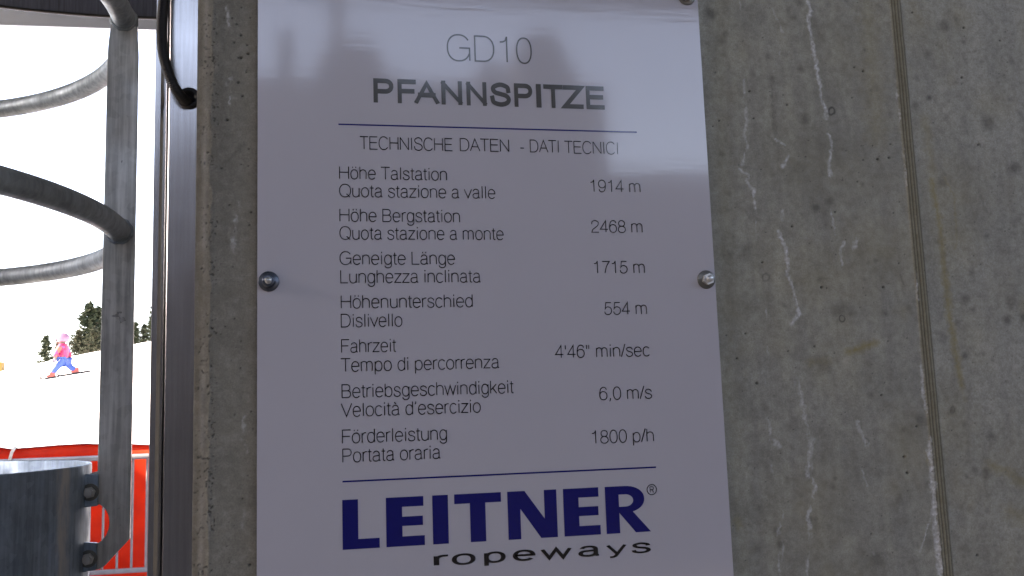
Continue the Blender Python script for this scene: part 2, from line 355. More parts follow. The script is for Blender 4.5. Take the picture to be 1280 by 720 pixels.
    me = bpy.data.meshes.new('concrete_wall'); me.vertices.add(len(V)); me.vertices.foreach_set('co', V.astype(np.float32).ravel())
    nl = len(Q)*4+len(rb); me.loops.add(nl); me.polygons.add(len(Q)+1)
    me.loops.foreach_set('vertex_index', np.concatenate([Q.ravel(), rb[::-1]]).astype(np.int32))
    me.polygons.foreach_set('loop_start', np.append(np.arange(len(Q))*4, len(Q)*4).astype(np.int32))
    me.update(calc_edges=True); me.validate()
    me.polygons.foreach_set('use_smooth', np.ones(len(me.polygons), bool))
    at_ = me.attributes.new('stain', 'FLOAT_COLOR', 'POINT')
    col = np.zeros((len(V), 4), np.float32); col[:nv,0] = crust.ravel(); col[:nv,1] = dark.ravel(); col[:nv,2] = warm.ravel(); col[:nv,3] = 1
    at_.data.foreach_set('color', col.ravel())
    t = NT('cast_concrete')
    a = t.n('ShaderNodeAttribute', attribute_name='stain'); sp = t.n('ShaderNodeSeparateColor'); t.l(a.outputs['Color'], sp.inputs[0])
    big = t.noise(5, 5, .6); mid = t.noise(38, 6, .65); fine = t.noise(700, 4, .7); vert = t.noise(9, 5, .6, t.mapped((6, 6, .7)))
    c = t.mix(t.ramp(mid, [(.3, 0), (.7, 1)]), (.345, .332, .272), (.52, .498, .415))
    c = t.mix(t.ramp(vert, [(.35, 0), (.65, .55)]), c, (.27, .26, .235))
    # darker and browner left of the sign, paler towards the right
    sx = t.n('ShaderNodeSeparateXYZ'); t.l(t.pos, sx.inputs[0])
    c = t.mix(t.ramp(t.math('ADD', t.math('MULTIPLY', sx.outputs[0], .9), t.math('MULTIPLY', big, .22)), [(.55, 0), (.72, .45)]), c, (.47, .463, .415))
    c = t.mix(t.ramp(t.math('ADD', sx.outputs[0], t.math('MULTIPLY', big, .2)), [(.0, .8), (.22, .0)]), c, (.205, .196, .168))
    c = t.mix(t.ramp(t.noise(130, 6, .7), [(.42, 0), (.72, .55)]), c, (.165, .155, .125))
    c = t.mix(t.ramp(t.noise(95, 5, .7, dist=.4), [(.5, 0), (.8, .4)]), c, (.54, .525, .47))
    c = t.mix(.38, c, t.ramp(fine, [(.3, .25), (.7, .75)]), 'OVERLAY')
    c = t.mix(t.ramp(big, [(.45, 0), (.7, .35)]), c, (.215, .20, .165))
    c = t.mix(t.math('MULTIPLY', sp.outputs[2], .9), c, (.33, .255, .085))
    c = t.mix(t.math('MULTIPLY', sp.outputs[1], .82), c, (.035, .033, .03))
    cf = t.math('MULTIPLY', sp.outputs[0], t.ramp(t.noise(500, 4, .7), [(.25, .45), (.6, 1)]), True)
    c = t.mix(cf, c, (.74, .74, .74))
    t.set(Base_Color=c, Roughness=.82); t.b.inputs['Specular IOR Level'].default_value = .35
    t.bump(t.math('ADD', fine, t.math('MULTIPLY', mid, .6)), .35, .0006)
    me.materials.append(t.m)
    o = bpy.data.objects.new('concrete_wall', me); C.collection.objects.link(o)
    return tag(o, 'weathered grey cast concrete wall with white lime streaks and a vertical formwork seam', 'wall')
make_wall()

# ------------------------------------------------------------------ roof over the platform
M['streaky'] = None
t = NT('dark_roof_sheet'); f = t.noise(8, 5, .7, t.mapped((14, 14, .5)))
t.set(Base_Color=t.ramp(f, [(.3, (.026, .034, .058)), (.7, (.085, .108, .18))]), Roughness=.55); M['streaky'] = t.m
M['beam'] = simple('painted_beam', (.60, .68, .76), .6, 0, .06, 4)
rt = thing('platform_roof', (-1, 1, 4.25), 'flat platform roof with a grey edge beam and dark streaked sheet above the opening', 'roof')
MB().box(-6.5, 5, -5.2, 4.4, 4.26, 4.45).build('roof_slab', M['roof'], rt)
b0, b1, b2 = at(0, 35, 4.24), at(196, 41, 4.24), at(0, 14, 4.2)
zb = (b0.z+b1.z)/2
m = MB(); xl, xr = -6.5, 4.6
zl = lambda x, p, q: p.z+(q.z-p.z)*(x-p.x)/(q.x-p.x)
lo = [(x, zl(x, b0, b1)) for x in (xl, xr)]
m.prism([lo[0], lo[1], (xr, lo[1][1]+.095), (xl, lo[0][1]+.095)], 'y', 4.2, 4.24)
m.prism([(xl, lo[0][1]+.10), (xr, lo[1][1]+.10), (xr, 4.255), (xl, 4.255)], 'y', 4.26, 4.34)
m.build('edge_beam', M['beam'], rt, .004)
pts = [(-700, -70), (-250, -28), (-80, -4), (0, 7), (30, 10.5), (60, 13.5), (95, 16.5), (130, 19), (196, 21.5), (260, 23), (420, 26)]
lowc = [(at(a, b, 3.1).x, at(a, b, 3.1).z) for a, b in pts]
m = MB(); n = len(lowc); vs = []
for x, z in lowc: vs += [(x, 3.1, z), (x, 3.1, 4.255), (x, 3.13, z), (x, 3.13, 4.255)]
fs = []
for i in range(n-1):
    a = i*4; b = a+4; fs += [(a, b, b+1, a+1), (a+2, a+3, b+3, b+2), (a, a+2, b+2, b)]
fs += [(0, 1, 3, 2), (4*n-4, 4*n-2, 4*n-1, 4*n-3)]
m.add(vs, fs).build('edge_sheet', M['streaky'], rt)
m = MB(); ed = [(at(a, b+.7, 3.088).x, 3.092, at(a, b+.7, 3.088).z) for a, b in pts]; m.tube(ed, .006, 8).build('edge_seal', M['black_plastic'], rt)
MB().box(-6.45, -6.2, 4.0, 4.19, 0, 4.26).build('roof_column', M['beam'], rt, .005)
MB().box(-6.45, -6.2, -4.6, -4.4, 0, 4.26).build('roof_column', M['beam'], rt, .005)

# ------------------------------------------------------------------ metal post at the end of the wall
YP = .048
def pxx(px): return at(px, 360, YP).x
xr = -.1068
P = [(pxx(189.5), YP+.05), (pxx(189.5), YP+.001), (pxx(190.3), YP), (pxx(197), YP), (pxx(201.5), YP+.0024), (pxx(204.6), YP+.0009), (pxx(205), YP+.0018), (pxx(205), YP+.03),
     (pxx(206.8), YP+.03), (pxx(206.8), YP+.0018), (pxx(207.4), YP+.0006), (pxx(208.6), YP), (pxx(209.6), YP), (xr, YP), (xr, YP+.05)]
pm = MB().prism(P, 'z', .0, 4.258)
tag(pm.build('metal_post', M['post']), 'upright brushed metal channel post with a long slot beside the concrete wall end', 'post')
# conduit and its grommet
g = at(236.5, 123, YP)
cpts = [(212,-260),(211,-120),(207.5,-30),(204.5,0),(202.5,28),(202.5,52),(205.5,74),(212,95),(219,110),(228,122),(237,128)]
cp = []
for i, (a, b) in enumerate(cpts):
    u = i/(len(cpts)-1); off = .012+.010*math.sin(math.pi*min(1, max(0, (i-2)/7.)))
    if i >= len(cpts)-1: off = -.004
    elif i == len(cpts)-2: off = .009
    cp.append(at(a, b, YP-off))
def catmull(P, n):
    out = []; P = [Vector(p) for p in P]
    for i in range(len(P)-1):
        a = P[max(i-1, 0)]; b = P[i]; c = P[i+1]; d = P[min(i+2, len(P)-1)]
        for k in range(n):
            s = k/n; out.append(.5*((2*b)+(c-a)*s+(2*a-5*b+4*c-d)*s*s+(3*b-a-3*c+d)*s**3))
    return out+[P[-1]]
dense = catmull(cp, 40); L = [0]
for a, b in zip(dense[:-1], dense[1:]): L.append(L[-1]+(b-a).length)
step = .0016/4; ss = np.arange(0, L[-1], step); La = np.array(L); D = np.array([list(p) for p in dense])
path = np.stack([np.interp(ss, La, D[:,k]) for k in range(3)], 1)
rr = [.0043+.00055*[0, 1, 1, 0][i % 4] for i in range(len(ss))]
cb = MB().tube([Vector(p) for p in path], rr, 12)
ct = tag(cb.build('cable_conduit', M['black_plastic']), 'black corrugated cable conduit curving down into a hole in the metal post', 'cable')
MB().lathe([(.0001, -.0003), (.0098, -.0002), (.0102, -.0012), (.0095, -.0030), (.0075, -.0036), (.0055, -.0028), (.0046, -.0006), (.0001, -.0005)], (g.x, YP, g.z)).build('grommet', M['black_plastic'], ct)

# ------------------------------------------------------------------ information sign
YS = -.0065                        # printed face
def S(px, py): return at(px, py, YS)
sx0 = (S(322, 0).x+S(321.3, 720).x)/2; sx1 = (S(873, 0).x+S(916, 720).x)/2
sz1 = S(858, -13).z; sz0 = sz1-.573
t = NT('sign_face'); f = t.noise(60, 3, .5, t.mapped((.35, 1, 3))); d = t.noise(14, 4); sc = t.noise(260, 3, .7)
t.set(Base_Color=t.mix(t.ramp(d, [(.3, 0), (.7, .5)]), (.575, .555, .60), (.545, .53, .575)), Roughness=t.ramp(sc, [(.3, .06), (.75, .09)]))
t.b.inputs['IOR'].default_value = 1.67
t.bump(t.math('ADD', f, t.math('MULTIPLY', t.noise(9, 2), 1.2)), .03, .0012); M['sign'] = t.m
def printed(name, col):
    t = NT(name); t.set(Base_Color=col, Roughness=.11); t.b.inputs['IOR'].default_value = 1.67; return t.m
M['ink'] = printed('ink_black', (.012, .012, .014)); M['ink_grey'] = printed('ink_grey', (.06, .058, .052)); M['ink_blue'] = printed('ink_blue', (.006, .009, .155))
r = .004
def rrect(x0, x1, z0, z1, r, n=5):
    out = []
    for cx, cz, a0 in ((x1-r, z1-r, 0), (x0+r, z1-r, 90), (x0+r, z0+r, 180), (x1-r, z0+r, 270)):
        for k in range(n+1):
            a = math.radians(a0+90*k/n); out.append((cx+r*math.cos(a), cz+r*math.sin(a)))
    return out
sign = MB().prism(rrect(sx0, sx1, sz0, sz1, r), 'y', YS, YS+.004).build('information_sign', M['sign'], None, .0004)
tag(sign, 'white glossy sign board listing lift data bolted to the concrete wall', 'sign')

# --- single-stroke lettering
def el(cx, cy, rx, ry, a0, a1, p=2.25):
    n = max(4, int(abs(a1-a0)/9)); out = []
    for k in range(n+1):
        a = math.radians(a0+(a1-a0)*k/n); c, s = math.cos(a), math.sin(a)
        out.append((cx+rx*math.copysign(abs(c)**(2/p), c), cy+ry*math.copysign(abs(s)**(2/p), s)))
    return out
def cm(P, n=7): return [(v.x, v.y) for v in catmull([Vector((a, b, 0)) for a, b in P], n)]
dots = [[(180, 714), (180, 640)], [(376, 714), (376, 640)]]
bowl = lambda cx: el(cx, 261, 205, 272, 0, 360)
oo = el(278, 261, 218, 272, 0, 360)
aa = [el(265, 365, 172, 168, 165, 0)+[(437, 350), (437, 95)]+[(446, 40), (470, 14), (512, 12)],
      [(437, 320), (405, 300), (340, 289), (230, 276)]+el(225, 138, 158, 140, 110, 270)+el(235, 150, 202, 160, 275, 350)]
arch = el(275, 330, 197, 202, 180, 0)+[(472, 0)]
F = {
 'o': (556, [oo]), 'ö': (556, [oo]+dots), 'c': (500, [el(268, 261, 212, 272, 40, 320)]),
 'e': (556, [[(66, 272), (492, 272)]+el(278, 261, 214, 272, 3, 322)]),
 'a': (556, aa), 'ä': (556, aa+dots), 'à': (556, aa+[[(200, 714), (305, 600)]]),
 'n': (556, [[(78, 520), (78, 0)], arch]), 'h': (556, [[(78, 714), (78, 0)], arch]),
 'm': (833, [[(78, 520), (78, 0)], el(242, 360, 164, 172, 180, 0)+[(406, 0)], el(570, 360, 164, 172, 180, 0)+[(734, 0)]]),
 'u': (556, [[(78, 520), (78, 190)]+el(275, 190, 197, 202, 180, 360), [(472, 520), (472, 0)]]),
 'r': (333, [[(78, 520), (78, 0)], el(260, 320, 182, 208, 180, 92)+[(318, 530)]]),
 'i': (222, [[(111, 520), (111, 0)], [(111, 714), (111, 640)]]), 'l': (222, [[(111, 714), (111, 0)]]),
 't': (278, [[(130, 665), (130, 95)]+el(205, 95, 75, 92, 180, 270)+[(252, 5)], [(25, 520), (252, 520)]]),
 'd': (556, [[(478, 714), (478, 0)], bowl(275)]), 'b': (556, [[(78, 714), (78, 0)], bowl(281)]), 'p': (556, [[(78, 520), (78, -205)], bowl(281)]),
 'g': (556, [el(272, 261, 202, 272, 0, 360), [(474, 520), (474, -30)]+el(277, -30, 197, 178, 0, -168)]),
 's': (500, [cm([(425, 385), (395, 475), (250, 533), (105, 480), (88, 390), (145, 315), (250, 275), (370, 235), (436, 145), (395, 38), (250, -11), (95, 35), (58, 145)])]),
 'z': (500, [[(45, 510), (440, 510), (45, 12), (455, 12)]]), 'v': (500, [[(20, 520), (250, 5), (480, 520)]]), 'w': (722, [[(20, 520), (190, 5), (361, 510), (532, 5), (702, 520)]]),
 'y': (500, [[(20, 520), (258, 15)], [(480, 520), (250, -60), (210, -140), (160, -180), (70, -185)]]),
 'k': (500, [[(72, 714), (72, 0)], [(430, 520), (72, 190)], [(205, 312), (452, 0)]]),
 'A': (667, [[(20, 0), (333, 714), (647, 0)], [(125, 245), (542, 245)]]),
 'B': (667, [[(85, 0), (85, 714), (370, 714)]+el(370, 545, 185, 169, 90, -90)+[(85, 376)], [(370, 376)]+el(390, 188, 205, 188, 90, -90)+[(85, 0)]]),
 'C': (722, [el(372, 357, 318, 370, 36, 324)]), 'D': (722, [[(85, 0), (85, 714), (320, 714)]+el(320, 357, 325, 357, 90, -90)+[(85, 0)]]),
 'E': (667, [[(600, 714), (90, 714), (90, 0), (610, 0)], [(90, 380), (570, 380)]]), 'F': (611, [[(570, 714), (88, 714), (88, 0)], [(88, 365), (520, 365)]]),
 'G': (778, [el(382, 357, 332, 370, 34, 338), [(400, 355), (702, 355), (702, 0)]]),
 'H': (722, [[(80, 714), (80, 0)], [(642, 714), (642, 0)], [(80, 380), (642, 380)]]), 'I': (278, [[(139, 714), (139, 0)]]),
 'L': (556, [[(82, 714), (82, 0), (520, 0)]]), 'N': (722, [[(80, 0), (80, 714)], [(80, 714), (642, 0)], [(642, 0), (642, 714)]]),
 'P': (667, [[(88, 0), (88, 714)], [(88, 714), (380, 714)]+el(380, 522, 205, 192, 90, -90)+[(88, 330)]]),
 'Q': (778, [el(389, 357, 335, 370, 0, 360), [(470, 165), (690, -25)]]),
 'R': (722, [[(88, 0), (88, 714)], [(88, 714), (400, 714)]+el(400, 530, 205, 184, 90, -90)+[(88, 346)], [(400, 346), (620, 0)]]),
 'S': (667, [cm([(585, 505), (550, 640), (335, 727), (130, 650), (92, 535), (165, 430), (335, 375), (510, 315), (596, 190), (535, 50), (335, -13), (110, 60), (62, 225)])]),
 'T': (611, [[(22, 714), (590, 714)], [(305, 714), (305, 0)]]), 'V': (667, [[(20, 714), (333, 5), (647, 714)]]), 'Z': (611, [[(45, 714), (570, 714), (38, 0), (580, 0)]]),
 '0': (556, [el(278, 352, 218, 364, 0, 360)]), '1': (556, [[(112, 572), (205, 582), (275, 618), (312, 712), (318, 712), (318, 0)]]),
 '2': (556, [cm([(65, 480), (95, 640), (275, 716), (455, 630), (470, 500), (400, 380), (250, 265), (110, 150), (55, 0)])+[(500, 0)]]),
 '4': (556, [[(385, 0), (385, 705), (40, 185), (520, 185)]]),
 '5': (556, [[(470, 705), (150, 705), (95, 335)]+cm([(95, 335), (160, 420), (280, 450), (430, 390), (490, 235), (430, 65), (270, -12), (110, 45), (60, 170)])]),
 '6': (556, [cm([(475, 560), (425, 670), (300, 714), (150, 640), (78, 430), (70, 250)]), el(283, 228, 213, 238, 0, 360)]),
 '7': (556, [[(50, 704), (508, 704)]+cm([(508, 690), (380, 500), (290, 300), (215, 0)])]),
 '8': (556, [el(278, 540, 185, 174, 0, 360), el(278, 178, 220, 190, 0, 360)]),
 '9': (556, [cm([(81, 142), (131, 32), (256, -12), (406, 62), (478, 272), (486, 452)]), el(273, 474, 213, 238, 0, 360)]),
 "'": (191, [[(95, 714), (95, 480)]]), '"': (355, [[(110, 714), (95, 480)], [(245, 714), (230, 480)]]), '’': (222, [[(120, 714), (120, 640), (85, 560)]]),
 ',': (278, [[(139, 80), (139, 0), (100, -110)]]), '/': (278, [[(10, -20), (268, 734)]]), '-': (333, [[(45, 245), (288, 245)]]), ' ': (278, []),
}
def ribbon(P, w, ext=0):
    Q = []
    for p in P:
        if not Q or math.hypot(p[0]-Q[-1][0], p[1]-Q[-1][1]) > 1.0: Q.append(p)
    P = [Vector((a, b)) for a, b in Q]; closed = (P[0]-P[-1]).length < 2 and len(P) > 6
    if closed: P = P[:-1]
    n = len(P)
    if ext and not closed:
        P[0] = P[0]-(P[1]-P[0]).normalized()*ext; P[-1] = P[-1]+(P[-1]-P[-2]).normalized()*ext
    l, r = [], []
    for i in range(n):
        a = P[i-1] if (closed or i > 0) else None; b = P[(i+1) % n] if (closed or i < n-1) else None
        d1 = (P[i]-a).normalized() if a is not None else (b-P[i]).normalized(); d2 = (b-P[i]).normalized() if b is not None else d1
        n1 = Vector((-d1.y, d1.x)); n2 = Vector((-d2.y, d2.x)); m = n1+n2
        if m.length < .25: m = n1
        m.normalize(); k = 1/max(.32, m.dot(n1))
        l.append(P[i]+m*w/2*k); r.append(P[i]-m*w/2*k)
    return l, r, closed
class Lettering:
    def __init__(s): s.m = MB(); s.k = 0
    def glyph(s, ch, x, w, tr, bold=False):
        for P in F[ch][1]:
            if bold: P = [(a, w/2+b*(714-w)/714) for a, b in P]
            l, r, closed = ribbon(P, w, w/2 if bold else 0)
            if bold:
                for q in l+r: q.y = min(714 if ch not in 'SCG' else 724, max(0 if ch not in 'SCG' else -10, q.y))
            n = len(l); y = YS-.00018-.00005*(s.k % 9); s.k += 1
            vs = [tr(q.x+x, q.y, y) for q in l]+[tr(q.x+x, q.y, y) for q in r]
            s.m.add(vs, [(i, (i+1) % n, n+(i+1) % n, n+i) for i in range(n if closed else n-1)])
    def line(s, text, p0, p1, cap, w, bold=False, track=0):   # ink from p0 to p1 (photo pixels of the baseline ends), cap height in metres
        A, B = S(*p0), S(*p1); z = (A.z+B.z)/2
        xs = []; x = 0
        for ch in text: xs.append(x); x += F[ch][0]+track
        ext = w/2 if bold else 0
        i0 = min(q[0] for P in F[text[0]][1] for q in P)-w/2-ext*.0
        i1 = xs[-1]+max(q[0] for P in F[text[-1]][1] for q in P)+w/2
        kx = (B.x-A.x)/(i1-i0); kz = cap/714
        for ch, cx in zip(text, xs): s.glyph(ch, cx, w, lambda a, b, y: (A.x+(a-i0)*kx, y, z+b*kz), bold)
        return s
    def build(s, name, mat): return s.m.build(name, mat, sign, recalc=False)
capz = lambda a, b, c: S(a, b).z-S(a, c).z
CAP = capz(424, 208.6, 223.8)
Lettering().line('GD10', (558.7, 75.5), (665.2, 78.6), capz(600, 45.6, 76.8), 44).build('lift_number', M['ink_grey'])
pn = Lettering(); zp = (S(467, 128.0).z+S(755, 137.3).z)/2; kp = capz(470, 97.8, 128.1)/714
for ch, a, b in (('P',466.8,491.8),('F',497,520),('A',518.9,547.8),('N',551.6,577.5),('N',583,608),('S',612.6,638.2),('P',642.6,665.2),('I',669.9,676.2),('T',679.2,703.2),('Z',705.8,728.8),('E',732.1,754.9)):
    w_ = 138; q = [p[0] for P in F[ch][1] for p in P]; st_ = 'PFNE'.count(ch) or ch in 'I'
    i0 = min(q)-(w_/2 if ch not in 'AZ' else 0)-(w_/2 if ch in 'T' else 0)*0; i1 = max(q)+w_/2
    if ch in 'A': i0, i1 = min(q)-w_*.35, max(q)+w_*.35
    if ch in 'T': i0, i1 = min(q)-w_/2, max(q)+w_/2
    X0, X1 = S(a, 115).x, S(b, 115).x
    X0, X1 = X0+(S(b, 118).x-S(b, 115).x)*0, X1
    pn.glyph(ch, 0, w_, lambda u, v, y: (X0+(u-i0)/(i1-i0)*(X1-X0), y, zp+v*kp), True)
pn.build('place_name', M['ink_grey'])
Lettering().line('TECHNISCHE', (449.5, 186.6), (566, 188.3), CAP*1.03, 56).line('DATEN', (575, 188.5), (636.6, 189.6), CAP*1.03, 56).line('-', (650, 190.2), (655.5, 190.2), CAP, 56) \
    .line('DATI', (662.5, 190.0), (698.5, 190.8), CAP*1.03, 56).line('TECNICI', (705.5, 191), (772.6, 193), CAP*1.03, 56).build('subtitle', M['ink'])
ROWS = [[('Höhe Talstation', (424, 223.8), (558.8, 225)), ('Quota stazione a valle', (424, 246), (619.3, 247.9)), ('1914 m', (738, 239.6), (800.5, 240.2))],
        [('Höhe Bergstation', (424.4, 277), (575, 277.3)), ('Quota stazione a monte', (424.4, 299), (629.6, 299.6)), ('2468 m', (739.3, 290.4), (803.2, 290.4))],
        [('Geneigte Länge', (424.5, 330.4), (568.8, 330.3)), ('Lunghezza inclinata', (425.4, 353.3), (601.2, 353)), ('1715 m', (742.4, 341.4), (806, 341.2))],
        [('Höhenunterschied', (426, 384.8), (591, 383.9)), ('Dislivello', (426, 408.7), (503, 407.8)), ('554 m', (755.5, 393), (808.7, 392.6))],
        [('Fahrzeit', (426.5, 440.5), (495.5, 439.5)), ('Tempo di percorrenza', (425.5, 463.7), (624.5, 460.5)), ('4\'46" min/sec', (694, 446.9), (812, 445.2))],
        [('Betriebsgeschwindigkeit', (427, 496.7), (642.5, 491.5)), ('Velocità d’esercizio', (426, 520), (601, 516)), ('6,0 m/s', (749.4, 499.4), (815, 498))],
        [('Förderleistung', (427.5, 553.2), (558.8, 550)), ('Portata oraria', (428, 577), (551, 573.7)), ('1800 p/h', (740, 553.8), (817.5, 551.7))]]
for row in ROWS:
    for (txt, a, b), nm in zip(row, ('german_line', 'italian_line', 'value')): Lettering().line(txt, a, b, CAP, 56).build(nm, M['ink'])
for a, b in (((423, 155.2), (796, 165.5)), ((428, 602), (820, 584))):
    A, B = S(*a), S(*b); z = (A.z+B.z)/2; y = YS-.0002
    MB().add([(A.x, y, z-.0007), (B.x, y, z-.0007), (B.x, y, z+.0007), (A.x, y, z+.0007)], [(0, 1, 2, 3)]).build('rule', M['ink_blue'], sign, recalc=False)
# maker's logo
zl0 = (S(428, 687.3).z+S(811, 664.4).z)/2; zl1 = S(428, 625).z
lm = MB(); yl = YS-.0002
def poly(pts, x0, x1): 
    n = len(pts); lm.add([(x0+(x1-x0)*a, yl, zl0+(zl1-zl0)*b) for a, b in pts], [tuple(range(n))])
def lx(px): return S(px, 650).x
E_ = [(0,0),(1,0),(1,.2),(.42,.2),(.42,.41),(.96,.41),(.96,.6),(.42,.6),(.42,.8),(.98,.8),(.98,1),(0,1)]
poly([(0,0),(1,0),(1,.2),(.425,.2),(.425,1),(0,1)], lx(428), lx(474.2)); poly(E_, lx(482.6), lx(530.6)); poly([(0,0),(1,0),(1,1),(0,1)], lx(540.8), lx(560.4))
poly([(.33,0),(.66,0),(.66,.8),(1,.8),(1,1),(0,1),(0,.8),(.33,.8)], lx(568.3), lx(627))
poly([(0,0),(.255,0),(.255,.63),(.66,0),(1,0),(1,1),(.745,1),(.745,.40),(.35,1),(0,1)], lx(635), lx(696.6)); poly(E_, lx(705), lx(750.3))
A0 = lx(757.6); A1 = lx(812)
bow = [(a, b) for a, b in el(.46, .715, .44, .285, 90, -62, 2.1)]; ibow = [(a, b) for a, b in el(.46, .69, .18, .13, 90, -90, 2.0)]
def quadstrip(o, i):
    n = min(len(o), len(i)); o2 = [o[round(k*(len(o)-1)/(n-1))] for k in range(n)]; i2 = [i[round(k*(len(i)-1)/(n-1))] for k in range(n)]
    vs = [(A0+(A1-A0)*a, yl, zl0+(zl1-zl0)*b) for a, b in o2+i2]; lm.add(vs, [(k, k+1, n+k+1, n+k) for k in range(n-1)])
bow_full = el(.46, .715, .44, .285, 90, -90, 2.1)
poly([(0,0),(.31,0),(.31,.43),(.31,.56),(.31,.82),(.31,1),(0,1)], A0, A1)
poly([(.31,.82),(.46,.82),(.46,1),(.31,1)], A0, A1); poly([(.31,.43),(.46,.43),(.46,.56),(.31,.56)], A0, A1)
quadstrip(bow_full, ibow)
poly([(.31,.43),(.67,0),(1.02,0),(.62,.45),(.46,.43)], A0, A1)
lm.build('maker_logo', M['ink_blue'], sign, recalc=False)
lt = Lettering()
for ch, a, b, yb in (('r',542,560,707),('o',564.7,594.4,705),('p',605,632,702.6),('e',641,669.2,699.6),('w',675.6,715,697.8),('a',723,751.6,694.8),('y',757.8,784,693),('s',789.8,814,690.8)):
    pass
zr0 = S(548, 706.8).z; xh = (S(548, 693.6).z-zr0)*.97
for ch, a, b in (('r',542,560.2),('o',564.7,594.4),('p',605,632),('e',641,669.2),('w',675.6,715),('a',723,751.6),('y',757.8,784),('s',789.8,814)):
    X0, X1 = S(a, 697).x, S(b, 697).x; w_ = 112 if ch not in 'wy' else 100
    q = [p[0] for P in F[ch][1] for p in P]; i0, i1 = min(q)-w_/2, max(q)+w_/2
    if ch == 'r': i1 = max(q)
    kz = xh/545
    lt.glyph(ch, 0, w_*(1 if ch not in 'r' else 1), lambda u, v, y: (X0+(u-i0)/(i1-i0)*(X1-X0), y, zr0+(v*.93+12)*kz))
lt.build('maker_word', M['ink'])
rc = S(814.6, 612); lr = MB(); rr_ = S(821, 612).x-rc.x; yy = YS-.0002
n = 40; vs = [(rc.x+q*math.cos(2*math.pi*k/n), yy, rc.z+q*math.sin(2*math.pi*k/n)) for q in (rr_, rr_*.84) for k in range(n)]
lr.add(vs, [(k, (k+1) % n, n+(k+1) % n, n+k) for k in range(n)])
L2 = Lettering(); s_ = rr_*1.05/714
L2.glyph('R', 0, 95, lambda a, b, y: (rc.x+(a-355)*s_*.85, y, rc.z+(b-357)*s_)); lr.add(L2.m.v, L2.m.f); lr.build('registered_mark', M['ink'], sign, recalc=False)
# bolts through the sign
def bolt(px, py, dark, ang, off=(0, 0)):
    c = S(px, py); wm = M['bolt_dark'] if dark else M['washer']; nm = M['bolt_dark'] if dark else M['bolt']
    R = .0087; 
    wa = MB().lathe([(.0001, -.0016), (R*.96, -.0016), (R, -.0012), (R, 0)], (c.x, YS-.0001, c.z), n=40).build('bolt', wm, sign)
    nx, nz = c.x+off[0], c.z+off[1]
    hexp = lambda r: [(nx+r*math.cos(ang+k*math.pi/3), nz+r*math.sin(ang+k*math.pi/3)) for k in range(6)]
    m = MB(); h0, h1 = YS-.0018, YS-.0062
    if dark: m.lathe([(.0058, -.0017), (.0058, -.0030), (.0052, -.0034), (.0052, -.0058), (.0046, -.0064), (.0001, -.0064)], (nx, YS, nz))
    else: m.prism(hexp(.0054), 'y', h0, h1)
    m.build('nut', nm, wa, .0004)
    s2 = MB().lathe([(.0030, -.0060), (.0030, -.0090), (.0026, -.0098), (.0001, -.0098)], (nx, YS, nz)).build('stud', M['bolt'], wa)
    return wa
bolt(336, 352, True, .2); bolt(882.5, 349.5, False, .35, (.0005, -.0002)); bolt(858, -4, False, .1)
bolt(336.5, -14, True, .5)

# ------------------------------------------------------------------ galvanised drum with tube rings
tie = ray(147, 400); tdir = Vector((tie.x, tie.y)).normalized(); T = 1.48; RR = .535
tp = Vector((0, -DW)) + tdir*T; left = Vector((-tdir.y, tdir.x)); DL = math.radians(7.5); cc = tp + (left*math.cos(DL)+tdir*math.sin(DL))*RR
RD = RR-.035
def zat(px, py, dist):            # height seen at that pixel at a horizontal distance from the eye
    r = ray(px, py); return EYE + r.z*dist/math.hypot(r.x, r.y)
z_top = zat(110, 580.5, T); z_r1 = zat(150, 288, T)-.002; z_r2 = zat(150, 24, T)
# a pale ragged vertical streak down the sheet
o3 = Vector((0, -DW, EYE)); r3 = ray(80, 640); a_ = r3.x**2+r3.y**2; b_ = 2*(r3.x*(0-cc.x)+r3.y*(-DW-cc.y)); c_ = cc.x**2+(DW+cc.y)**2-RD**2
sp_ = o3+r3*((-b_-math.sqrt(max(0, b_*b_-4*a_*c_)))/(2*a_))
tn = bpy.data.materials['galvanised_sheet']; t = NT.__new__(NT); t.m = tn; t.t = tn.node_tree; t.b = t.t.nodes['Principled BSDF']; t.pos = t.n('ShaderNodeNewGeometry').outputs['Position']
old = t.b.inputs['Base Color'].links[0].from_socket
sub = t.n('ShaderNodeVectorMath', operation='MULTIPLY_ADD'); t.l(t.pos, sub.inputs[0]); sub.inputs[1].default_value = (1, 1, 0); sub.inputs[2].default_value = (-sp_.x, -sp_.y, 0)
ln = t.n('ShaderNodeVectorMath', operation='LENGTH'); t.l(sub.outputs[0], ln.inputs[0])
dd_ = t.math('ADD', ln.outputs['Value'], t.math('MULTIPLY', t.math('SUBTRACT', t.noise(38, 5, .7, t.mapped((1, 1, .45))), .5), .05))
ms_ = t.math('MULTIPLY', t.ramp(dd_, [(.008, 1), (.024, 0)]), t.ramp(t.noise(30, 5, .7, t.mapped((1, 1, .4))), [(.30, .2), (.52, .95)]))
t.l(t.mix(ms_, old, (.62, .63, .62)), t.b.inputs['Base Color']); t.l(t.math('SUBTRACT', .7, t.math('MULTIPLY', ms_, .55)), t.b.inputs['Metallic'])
dt = thing('guard_drum', (cc.x, cc.y, 0), 'round galvanised sheet drum topped by tube rings on a bolted flat bar', 'drum')
m = MB(); n = 96
prof = [(RD, .0), (RD, z_top-.002), (RD-.001, z_top), (RD-.004, z_top), (RD-.005, z_top-.002), (RD-.005, .02), (0.0005, .02)]
m.lathe(prof, (cc.x, cc.y, 0), 'z', n); m.build('drum_shell', M['galv_drum'], dt, recalc=True)
